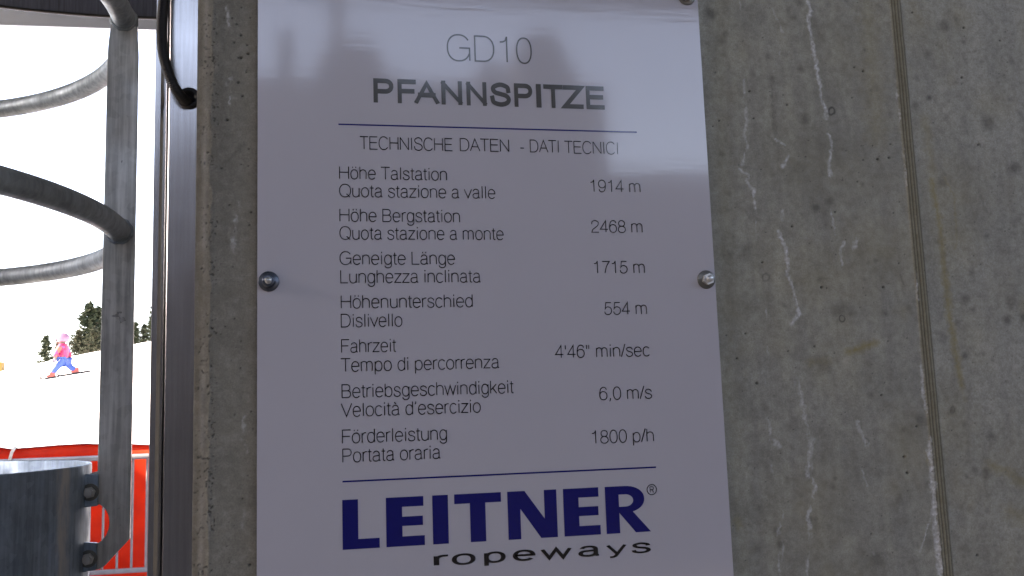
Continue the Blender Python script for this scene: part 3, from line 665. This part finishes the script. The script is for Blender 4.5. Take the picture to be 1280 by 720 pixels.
for zz in (z_r1, z_r2):
    a0 = math.atan2(tp.y-cc.y, tp.x-cc.x)
    for h in (0, math.pi):            # two half hoops, each running from one flat bar to the other
        pts = [(cc.x+RR*math.cos(a0+h+.008+(math.pi-.016)*k/n), cc.y+RR*math.sin(a0+h+.008+(math.pi-.016)*k/n), zz) for k in range(n+1)]
        MB().tube(pts, .0165, 20).build('tube_hoop', M['galv'], dt)
def radial_bar(ang):              # bar in a radial plane; local r outward, z up
    er = Vector((math.cos(ang), math.sin(ang))); et = Vector((-er.y, er.x))
    def w(r, tt, z): q = cc+er*r+et*tt; return (q.x, q.y, z)
    return er, et, w
ang = math.atan2(tp.y-cc.y, tp.x-cc.x)
def make_bar(ang, front):
    er, et, w = radial_bar(ang)
    dd = (cc+er*RR-Vector((0, -DW))).length
    zz = lambda py: zat(145, py, T)
    h = .0215; ro = RR
    cut = [(ro-h-.004+.021*math.sin(math.radians(a)), zz(653)+.028*math.cos(math.radians(a))) for a in range(0, 181, 18)]
    outline = [(ro-h*.78, zz(26)), (ro-h*.95, zz(52)), (ro-h, zz(68)), (ro-h, zz(588)), (RD+.004, zz(590)), (RD+.002, zz(631))] + cut + [(RD+.002, zz(675)), (RD+.002, zz(708)), (ro-h+.004, zz(710)), (ro-h+.012, zz(706)), (ro+h+.001, zz(674)), (ro+h+.001, zz(640)), (ro+h, zz(68)), (ro+h*.95, zz(50)), (ro+h*.72, zz(26))]
    m = MB(); k = len(outline); tk = .004
    m.add([w(r, -tk, z) for r, z in outline]+[w(r, tk, z) for r, z in outline], [tuple(range(k)), tuple(range(k, 2*k))[::-1]]+[(i, (i+1) % k, k+(i+1) % k, k+i) for i in range(k)])
    bar = m.build('flat_bar', M['galv_bar'], dt, .0008)
    # weld beads where the tubes meet the bar
    for z0 in (z_r1, z_r2):
        for s in (-1, 1):
            pts = [w(ro+.0175*math.cos(2*math.pi*j/20), s*.0045, z0+.0175*math.sin(2*math.pi*j/20)) for j in range(20)]
            MB().tube(pts, [.0024+.0008*math.sin(j*2.4) for j in range(20)], 6, True).build('weld', M['galv'], bar)
    sgn = -1 if front else 1
    for (pa, pb) in ((590, 632), (674, 711)):
        za, zb_ = zz(pa), zz(pb); R0, R1 = RD-.014, RD+.016; rr = .008
        tabs = [(R1, zb_+.002), (R1, za-.002)] + [(R0+rr+.002-rr*math.sin(math.radians(a)), za-rr+rr*math.cos(math.radians(a))) for a in range(0, 91, 15)] + [(R0+rr-rr*math.cos(math.radians(a)), zb_+rr-rr*math.sin(math.radians(a))) for a in range(0, 91, 15)]
        m = MB(); k = len(tabs); a0, a1 = sgn*.0045, sgn*.0145
        # lug: a plate beside the bar whose root runs back to the drum wall
        m.add([w(r, a0, z) for r, z in tabs]+[w(r, a1, z) for r, z in tabs], [tuple(range(k)), tuple(range(k, 2*k))[::-1]]+[(i, (i+1) % k, k+(i+1) % k, k+i) for i in range(k)])
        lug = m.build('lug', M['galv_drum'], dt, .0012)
        zc = zz((pa+pb)/2+2); rc_ = RD+.006
        bm_ = MB()
        def hexring(r, t0, t1, nn, sm):
            vs = []
            for tt in (t0, t1):
                for j in range(nn): a = 2*math.pi*j/nn+.2; vs.append(w(rc_+r*math.cos(a), tt, zc+r*math.sin(a)))
            bm_.add(vs, [(j, (j+1) % nn, nn+(j+1) % nn, nn+j) for j in range(nn)], sm); bm_.add(vs, [tuple(range(nn)), tuple(range(nn, 2*nn))[::-1]])
        hexring(.0118, sgn*.0147, sgn*.0163, 28, True); bm_.build('washer', M['washer'], lug, .0004); bm_ = MB(); hexring(.0080, sgn*.0165, sgn*.0235, 6, False); hexring(.0050, sgn*.0237, sgn*.031, 20, True)
        bm_.build('lug_bolt', M['bolt'], lug, .0005)
# the tangential direction facing the eye
er, et, w_ = radial_bar(ang)
front = (Vector((0, -DW))-tp).dot(et) < 0
make_bar(ang, front)
make_bar(ang+math.pi, front)

# ------------------------------------------------------------------ crowd barrier and orange-red banner
YB = 6.35
bt = thing('crowd_barrier', (-2.6, YB, .25), 'grey metal crowd barrier with upright bars in front of the red banner', 'barrier')
rt0, rt1 = at(165, 571, YB), at(165, 713, YB)
zt, zl_ = rt0.z, rt1.z; bx0, bx1 = at(-60, 570, YB).x, at(300, 570, YB).x
fr = MB()
fr.tube([(bx0, YB, .22), (bx0, YB, zt-.05), (bx0+.05, YB, zt), (bx1-.05, YB, zt), (bx1, YB, zt-.05), (bx1, YB, .22)], .019, 12)
fr.tube([(bx0, YB, zl_), (bx1, YB, zl_)], .018, 10); fr.build('frame', M['rail'], bt)
x = at(183.2, 640, YB).x; sp = at(183.2, 640, YB).x-at(165.3, 640, YB).x; k = 0
while x > bx0+.06: 
    MB().tube([(x, YB, zl_), (x, YB, zt)], .0088, 8).build('bar', M['rail'], bt); x -= sp
x = at(183.2, 640, YB).x+sp
while x < bx1-.04: MB().tube([(x, YB, zl_), (x, YB, zt)], .0088, 8).build('bar', M['rail'], bt); x += sp
for fx in (bx0+.25, bx1-.25): MB().tube([(fx, YB-.3, .26), (fx, YB-.27, .30), (fx, YB+.27, .30), (fx, YB+.3, .26)], .014, 8).tube([(fx, YB, .30), (fx, YB, zl_)], .014, 8).build('foot', M['rail'], bt)
t = NT('banner_cloth'); f = t.noise(5, 4); 
col = t.ramp(f, [(.3, (.58, .030, .002)), (.7, (.76, .055, .003))])
t.set(Base_Color=col, Roughness=.6)
tr_ = t.n('ShaderNodeBsdfTranslucent'); t.l(col, tr_.inputs[0]); mx = t.n('ShaderNodeMixShader'); mx.inputs[0].default_value = .45
t.l(t.b.outputs[0], mx.inputs[1]); t.l(tr_.outputs[0], mx.inputs[2]); t.l(mx.outputs[0], t.t.nodes['Material Output'].inputs[0]); M['banner'] = t.m
YN = YB+.07
tops = [(-90, 562), (-30, 560.5), (0, 559.5), (11, 561.5), (40, 559.5), (75, 556.5), (105, 555), (125, 555.5), (150, 555), (190, 556.5), (240, 558), (330, 557)]
bxs = np.linspace(at(-60, 570, YN).x, at(300, 570, YN).x, 160)
tx = [at(a, b, YN).x for a, b in tops]; tzv = [at(a, b, YN).z for a, b in tops]
m = MB(); rows = 14
for j in range(rows+1):
    v = j/rows
    for i, xx in enumerate(bxs):
        top = np.interp(xx, tx, tzv); zz = .27+(top-.27)*v
        yy = YN+.018*math.sin(xx*9+v*2)+.012*math.sin(xx*23+1.3*math.sin(v*5))*(1.1-v)+.008*math.sin(v*8+xx*5)
        m.v.append((float(xx), float(yy), float(zz)))
nb = len(bxs)
for j in range(rows):
    for i in range(nb-1): m.f.append((j*nb+i, j*nb+i+1, (j+1)*nb+i+1, (j+1)*nb+i)); m.sm.append(True)
bn = m.build('safety_banner', M['banner'], recalc=False); tag(bn, 'orange red cloth banner hung along the back of the metal barrier', 'banner')
so_ = bn.modifiers.new('solid', 'SOLIDIFY'); so_.thickness = .002
m = MB(); m.tube([(float(xx), float(YN+.018*math.sin(xx*9+2)-.006+.012*math.sin(xx*23+1.3*math.sin(5))*.1+.008*math.sin(8+xx*5)), float(np.interp(xx, tx, tzv))) for xx in bxs], .005, 6)
M['hem'] = simple('banner_hem', (.10, .012, .02), .7); m.build('hem_cord', M['hem'], bn)
a, b = at(13.5, 556, YB-.03), at(10.5, 580, YB-.03)
M['strap'] = simple('strap_webbing', (.55, .50, .42), .8)
MB().tube([(a.x, YN+.012, a.z-.02), (a.x, YN-.012, a.z-.022), (a.x-.003, YB+.01, a.z-.05), (b.x, YB-.026, b.z), (b.x-.005, YB-.02, b.z-.05)], .011, 8).build('strap', M['strap'], bn)

# ------------------------------------------------------------------ trees on the crest
def leaf_mat(name, a, b):
    t = NT(name); f = t.noise(.9, 4); t.set(Base_Color=t.ramp(f, [(.3, a), (.7, b)]), Roughness=.75); t.b.inputs['Specular IOR Level'].default_value = .2; return t.m
M['needle_dark'] = leaf_mat('needles_dark', (.012, .021, .012), (.030, .040, .022)); M['needle_olive'] = leaf_mat('needles_olive', (.018, .024, .015), (.038, .043, .026)); M['bark'] = simple('bark', (.07, .05, .035), .9)
def conifer(px, pb, ptop, half, Y, label, seed, mat='needle_dark', irregular=.3, low=.04, name='conifer'):
    rg = random.Random(seed); c = at(px, pb, Y); top = at(px, ptop, Y); z0 = tz(c.x, Y)-.15; H = top.z-z0; R = half*(DW+Y)/FPX*1.5
    o = thing(name, (c.x, Y, z0), label, 'tree')
    lim = MB().tube([(c.x, Y, z0), (c.x+.03*R, Y, z0+H*.5), (c.x, Y, z0+H*.97)], [H*.022, H*.014, H*.003], 8)
    m = MB(); nb = 24
    lob = [rg.uniform(1-irregular, 1+irregular*.4) for _ in range(9)]
    for i in range(nb):
        u = (i+rg.random()*.8)/nb; zz = z0+H*(low+(.985-low)*u)
        prof = (1-u)**.72*.95+.05
        for b in range(rg.randint(6, 9)):
            a = rg.uniform(0, 2*math.pi); ln = R*prof*rg.uniform(.55, 1.12)*lob[int(a/(2*math.pi)*8.99)]*(1+irregular*math.sin(u*17+seed+a)*.6)
            dr = rg.uniform(-.05, .32)*(1-u*.8)
            if i % 3 == 0 and b < 4: lim.tube([(c.x, Y, zz), (c.x+math.cos(a)*ln*.8, Y+math.sin(a)*ln*.8, zz-dr*ln*.7)], [.05, .015], 5)
            for s in range(17):
                q = ((s+.6)/17)**.8; r = ln*q; sz = H*.025*rg.uniform(.8, 1.5)*(1.25-.55*q)
                p = Vector((c.x+math.cos(a)*r+rg.gauss(0, sz*.7), Y+math.sin(a)*r+rg.gauss(0, sz*.7), zz-dr*r+rg.gauss(0, sz*.55)+.25*ln*q*q))
                d = Vector((math.cos(a)+rg.gauss(0, .6), math.sin(a)+rg.gauss(0, .6), rg.gauss(.1, .4))).normalized(); e = d.cross(Vector((rg.gauss(0, 1), rg.gauss(0, 1), rg.gauss(0, 1)))).normalized()
                m.add([p-d*sz*1.3, p+e*sz*.55, p+d*sz*1.5, p-e*sz*.55], [(0, 1, 2, 3)])
    lim.build('trunk', M['bark'], o); m.build('crown', M[mat], o, recalc=False)
    return o
conifer(57, 453, 419, 11, 117, 'small dark conifer standing left of the skier on the snow crest', 3, irregular=.35)
conifer(72, 449, 427, 7, 121, 'low dark conifer behind the skier between two bigger trees', 4, irregular=.4)
conifer(110.5, 445, 378, 17, 117, 'tall pointed dark conifer just left of the galvanised flat bar', 5, irregular=.45)
conifer(122, 442, 384, 14, 118.5, 'tall conifer half hidden behind the galvanised flat bar', 6, irregular=.45)
conifer(98, 449, 412, 15, 113, 'bushy olive green conifer in front of the tall pointed one', 7, 'needle_olive', .3)
conifer(118, 444, 408, 17, 112, 'wide olive green conifer at the left edge of the flat bar', 8, 'needle_olive', .3)
conifer(147, 437, 398, 13, 118, 'dark conifer hidden by the galvanised flat bar', 9, irregular=.3)
conifer(169, 433, 402, 8, 117, 'short dark conifer seen in the gap right of the flat bar', 10, irregular=.4)
conifer(180, 431, 405, 9, 119, 'grey green conifer in the gap beside the metal post', 11, 'needle_olive', .4)
conifer(192, 429, 380, 12, 117, 'taller dark conifer partly hidden by the metal post', 12, irregular=.35)
# bare tree and hut at the left edge
def bare_tree():
    rg = random.Random(2); c = at(1, 466, 112); z0 = tz(c.x, 112)-.1
    o = thing('bare_tree', (c.x, 112, z0), 'pale leafless tree above the yellow hut at the left edge', 'tree')
    m = MB(); t_ = MB().tube([(c.x, 112, z0), (c.x+.05, 112, z0+1.8)], [.10, .06], 7); t_.build('trunk', M['bark_pale'], o)
    def br(p, d, L, r, k):
        q = p+d*L; m.tube([p, p+d*L*.5+Vector((rg.gauss(0, .04), rg.gauss(0, .04), 0)), q], [r, r*.8, r*.5], 5)
        if k:
            for _ in range(4): br(p+d*L*rg.uniform(.4, 1), (d+Vector((rg.gauss(0, .55), rg.gauss(0, .55), rg.gauss(.1, .3)))).normalized(), L*.62, r*.5, k-1)
    for _ in range(6): br(Vector((c.x, 112, z0+rg.uniform(1.0, 1.8))), Vector((rg.gauss(0, .5), rg.gauss(0, .5), 1)).normalized(), 1.0, .03, 3)
    m.build('branches', M['bark_pale'], o)
M['bark_pale'] = simple('bark_pale', (.32, .29, .26), .9); bare_tree()
hx = at(1.5, 465, 100).x; hz = tz(hx-1.5, 100)-.2; zr = max(at(5, 451.5, 100).z, hz+1.5)
M['yellow'] = simple('yellow_boards', (.17, .10, .012), .7, 0, .2, 3); M['brown'] = simple('brown_boards', (.04, .022, .012), .8)
ht = thing('hut', (hx-1.5, 101.5, hz), 'small yellow timber hut with a brown roof at the left edge of the slope', 'hut')
MB().box(hx-3, hx, 100, 101.0, hz-.6, zr-.1).build('wall', M['yellow'], ht)
MB().prism([(hx-3.35, zr-.12), (hx-1.5, zr+.30), (hx+.35, zr-.12), (hx+.35, zr-.02), (hx-1.5, zr+.42), (hx-3.35, zr-.02)], 'y', 99.6, 101.4).build('roof', M['brown'], ht)
MB().prism([(hx-3, zr-.1), (hx, zr-.1), (hx-1.5, zr+.22)], 'y', 100.0, 100.05).build('gable', M['yellow'], ht)
MB().box(hx-1.9, hx-1.1, 99.95, 99.998, hz+.1, hz+2.0-.6).build('door', M['brown'], ht)

# ------------------------------------------------------------------ child on skis
def skin(name, verts, edges, radii, mat, parent=None, sub=2):
    me = bpy.data.meshes.new(name); me.from_pydata([tuple(v) for v in verts], edges, []); o = bpy.data.objects.new(name, me); C.collection.objects.link(o)
    o.modifiers.new('skin', 'SKIN'); s = o.modifiers.new('sub', 'SUBSURF'); s.levels = s.render_levels = sub
    for i, r in enumerate(radii): me.skin_vertices[0].data[i].radius = (r, r) if not isinstance(r, tuple) else r
    me.skin_vertices[0].data[0].use_root = True
    dg = bpy.context.evaluated_depsgraph_get(); m2 = bpy.data.meshes.new_from_object(o.evaluated_get(dg)); m2.name = name
    o.modifiers.clear(); o.data = m2; bpy.data.meshes.remove(me); m2.materials.clear(); m2.materials.append(mat)
    for p in m2.polygons: p.use_smooth = True
    if parent is not None: o.parent = parent; o.matrix_parent_inverse = parent_inv(parent)
    return o
sy = SK.y; s1 = .0215                                    # metres per photo pixel at the child
gx = lambda dx: SK.x+dx
fF = at(66.5, 469, sy).x; fB = at(93.5, 468, sy).x       # feet
zF, zB = tz(fF, sy-.10)+.075, tz(fB, sy+.12)+.075
hipx = at(80.5, 450, sy).x; base = (zF+zB)/2-.11
def V3(x, y, z): return Vector((x, sy+y, base+z))
t = NT('child_jacket'); v = t.n('ShaderNodeTexVoronoi'); v.inputs['Scale'].default_value = 9; t.l(t.pos, v.inputs['Vector'])
t2 = t.n('ShaderNodeSeparateColor'); t.l(v.outputs['Color'], t2.inputs[0])
t.set(Base_Color=t.ramp(t2.outputs[0], [(0, (.27, .008, .05)), (.45, (.30, .012, .075)), (.62, (.32, .08, .045)), (.8, (.11, .06, .20)), (.9, (.30, .02, .09))]), Roughness=.7)
t.t.nodes[-1]
M['jacket'] = t.m
M['pants'] = simple('child_trousers', (.012, .05, .22), .7); M['helmet'] = simple('child_helmet', (.20, .10, .155), .35, 0, .05); M['skin'] = simple('child_skin', (.12, .07, .055), .6, 0, .05)
M['glove'] = simple('child_glove', (.12, .115, .15), .8); M['boot'] = simple('ski_boot', (.26, .028, .02), .4); M['goggle'] = simple('goggle_lens', (.02, .015, .03), .15); M['ski'] = simple('ski_top', (.02, .022, .025), .9, spec=.0); M['pole'] = simple('ski_pole', (.35, .35, .37), .4, .5)
hip = V3(hipx, 0, .46); ch = V3(hipx-.03, 0, .72); nk = V3(hipx-.055, 0, .86); hd = V3(hipx-.08, 0, .955); hd2 = V3(hipx-.085, 0, 1.05)
hl, hr = V3(hipx-.02, -.075, .44), V3(hipx+.03, .075, .44)
kF, kB = V3((hipx+fF)/2-.04, -.09, .27), V3((hipx+fB)/2+.02, .09, .27)
aF, aB = Vector((fF, sy-.10, zF+.09)), Vector((fB, sy+.12, zB+.09))
shF, shB = V3(hipx-.07, -.14, .81), V3(hipx+.0, .14, .81)
elF, elB = V3(hipx-.15, -.18, .62), V3(hipx+.06, .20, .61)
hx1 = at(71, 449, sy).x; hx2 = at(84, 448, sy).x
haF, haB = V3(hx1, -.17, .47), V3(hx2+.02, .16, .47)
haN = V3(hx2, -.17, .46)
nodes = [hip, ch, nk, hd, hl, kF, aF, hr, kB, aB, shF, elF, haF, shB, elB, haB, hd2]
edges = [(0,1),(1,2),(2,3),(0,4),(4,5),(5,6),(0,7),(7,8),(8,9),(1,10),(10,11),(11,12),(1,13),(13,14),(14,15),(3,16)]
person = skin('person', nodes, edges, [(.10,.10),(.115,.115),.06,(.115,.105),.07,.055,.045,.07,.055,.045,.05,.04,.035,.05,.04,.035,.10], M['skin'])
tag(person, 'child in pink jacket, blue trousers and pink helmet skiing left across the slope', 'person')
skin('jacket', [V3(hipx, 0, .43), ch, V3(hipx-.055, 0, .87), shF, elF, haF+Vector((0, 0, .05)), shB, elB, haB+Vector((0, 0, .05))], [(0,1),(1,2),(1,3),(3,4),(4,5),(1,6),(6,7),(7,8)], [(.16,.135),(.165,.15),.10,.085,.062,.05,.078,.062,.05], M['jacket'], person)
skin('trousers', [hip, hl, kF, aF, hr, kB, aB], [(0,1),(1,2),(2,3),(0,4),(4,5),(5,6)], [.12,.09,.075,.065,.09,.075,.065], M['pants'], person)
hm = MB()
def ellip(mb, c, rx, ry, rz, n=20, k=12, zmin=-1):
    vs = []; fs = []
    for i in range(k+1):
        ph = math.pi*(i/k-.5); zz = max(zmin, math.sin(ph))
        for j in range(n): a = 2*math.pi*j/n; q = math.cos(ph) if math.sin(ph) > zmin else math.sqrt(1-zmin*zmin)*(i/k); vs.append((c.x+rx*math.cos(a)*q, c.y+ry*math.sin(a)*q, c.z+rz*zz))
    for i in range(k):
        for j in range(n): fs.append((i*n+j, i*n+(j+1) % n, (i+1)*n+(j+1) % n, (i+1)*n+j))
    mb.add(vs, fs, True)
ellip(hm, hd+Vector((.025, 0, .05)), .17, .145, .15, zmin=-.6); hm.build('helmet', M['helmet'], person)
gm = MB(); ellip(gm, hd+Vector((-.085, 0, .01)), .07, .115, .05); gm.build('goggles', M['goggle'], person)
nm_ = MB(); ellip(nm_, hd+Vector((-.095, 0, -.05)), .022, .02, .024); nm_.build('nose', M['skin'], person)
for hpt in (haF, haB):
    m = MB(); ellip(m, hpt, .05, .042, .06)
    for q in range(4): m.tube([hpt+Vector((-.02, -.03+.02*q, -.03)), hpt+Vector((-.045, -.03+.02*q, -.065)), hpt+Vector((-.02, -.03+.02*q, -.085))], [.013, .012, .009], 6)
    m.tube([hpt+Vector((-.03, -.035, .0)), hpt+Vector((-.065, -.04, -.03))], [.014, .01], 6); m.build('glove', M['glove'], person)
for f_, zf, yo, tilt in ((fF, zF, -.10, 0), (fB, zB, .12, 0)):
    m = MB(); m.prism([(f_+.07, zf), (f_-.11, zf), (f_-.12, zf+.04), (f_-.055, zf+.06), (f_-.035, zf+.12), (f_+.06, zf+.13), (f_+.07, zf+.05)], 'y', sy+yo-.045, sy+yo+.045); m.build('ski_boot', M['boot'], person, .012)
for (xa, xb, fx, yo, zf, lab) in ((at(51, 470, sy).x, at(75, 467, sy).x, fF, -.10, zF, 'front ski under the leading leg of the child'), (at(69, 470, sy).x, at(111, 467, sy).x, fB, .12, zB, 'rear ski under the trailing leg of the child')):
    m = MB(); P = []
    for k in range(17):
        u = k/16; xx = xa+(xb-xa)*u; zz = tz(xx, sy+yo)+.006
        zz = tz(xx, sy+yo)+.04
        if u < .14: zz += (.14-u)**2*4.0
        wd = .048*(1 if .1 < u < .95 else .75); P.append((xx, zz, wd))
    n = len(P); vs = []
    for xx, zz, wd in P: vs += [(xx, sy+yo-wd, zz), (xx, sy+yo+wd, zz), (xx, sy+yo+wd, zz+.045), (xx, sy+yo-wd, zz+.045)]
    fs = [(0, 1, 2, 3), (4*n-1, 4*n-2, 4*n-3, 4*n-4)]
    for i in range(n-1):
        for j in range(4): fs.append((4*i+j, 4*i+(j+1) % 4, 4*i+4+(j+1) % 4, 4*i+4+j))
    m.add(vs, fs); tag(m.build('ski', M['ski']), lab, 'ski', 'skis of the child')
for hpt, tp_, lab in ((haF, (57, 470), 'thin ski pole in the leading hand of the child'), (haB, (108.5, 466.5), 'thin ski pole trailing behind the child')):
    e = at(tp_[0], tp_[1], sy); yo = hpt.y-sy; g_ = tz(e.x, hpt.y)+.02
    m = MB().tube([hpt+Vector((-.02, 0, .05)), Vector((e.x, hpt.y, g_))], [.009, .006], 6); m.lathe([(.004, .05), (.04, .045), (.004, .04)], (e.x, hpt.y, g_), 'z', 12)
    tag(m.build('ski_pole', M['pole']), lab, 'ski pole', 'ski poles of the child')

# ------------------------------------------------------------------ the station on the far side of the platform (seen mirrored in the sign)
M['station'] = simple('station_cladding', (.055, .05, .05), .7, 0, .2, 2); M['station_dark'] = simple('station_frame', (.03, .03, .035), .6)
D = 8.0
ms = lambda a, b, d=D: mirrored(a, b, d)
st = thing('lift_station', (1, -D-2, 0), 'dark clad lift station across the platform mirrored in the glossy sign', 'building')
xa, zA = ms(120, 100); xb, _ = ms(758, 150); zA = ms(400, 98)[1]
MB().box(xa-6, xb, -D-5, -D, 0, zA).build('hall_wall', M['station'], st)
xc, zC = ms(1400, 200); zC = ms(830, 205)[1]
MB().box(xb+.01, xc+6, -D-5, -D-.3, 0, zC).build('annex_wall', M['station'], st)
q = lambda pts: [ms(a, b) for a, b in pts]
MB().prism(q([(655, 100), (655, 45), (668, 30), (700, 30), (712, 60), (735, 100)]), 'y', -D-2.2, -D-.2).build('vent_housing', M['station_dark'], st)
MB().prism(q([(392, 99), (398, 62), (412, 50), (425, 40), (452, 42), (470, 48), (482, 78), (530, 99)]), 'y', -D-2.0, -D-.2).build('drive_housing', M['station_dark'], st)
MB().prism(q([(415, 60), (415, -160), (432, -160), (432, 60)]), 'y', -D-1.2, -D-.9).build('mast', M['station_dark'], st)
MB().prism(q([(345, 99), (345, 18), (364, 18), (364, 99)]), 'y', -D-.7, -D-.4).build('mast', M['station_dark'], st)
MB().prism(q([(600, 100), (606, 70), (630, 70), (640, 100)]), 'y', -D-1.7, -D-.2).build('vent_housing', M['station_dark'], st)
MB().box(-7.0, -6.7, -D+.01, -2.2, 0, 5.6).build('added_shade_wall', M['station'], st)  # unseen wall added to keep sun and sky light off the platform
MB().box(-6.98, -6.72, -2.19, 4.39, 0, 2.6).build('added_shade_wall', M['station'], st)  # lower unseen wall, added to cut the snow light on the hoops
MB().box(-7.0, -6.7, 4.4, 9.0, 0, 5.3).build('added_shade_wall', M['station'], st)  # unseen wall added to shade the barrier and banner
mr = thing('added_dark_block', (1.6, 2.2, 0), 'unseen dark block added behind the concrete wall to darken the drum reflections', 'building')
MB().box(-.04, 3.2, .262, 3.9, 0, 4.25).build('dark_block_body', M['station'], mr)  # unseen block, added so the drum mirrors something dark
MB().box(5.02, 5.3, -D, 4.4, 0, 2.9).build('added_shade_wall', M['station'], st)  # unseen wall added to cut light reaching the sign from the right
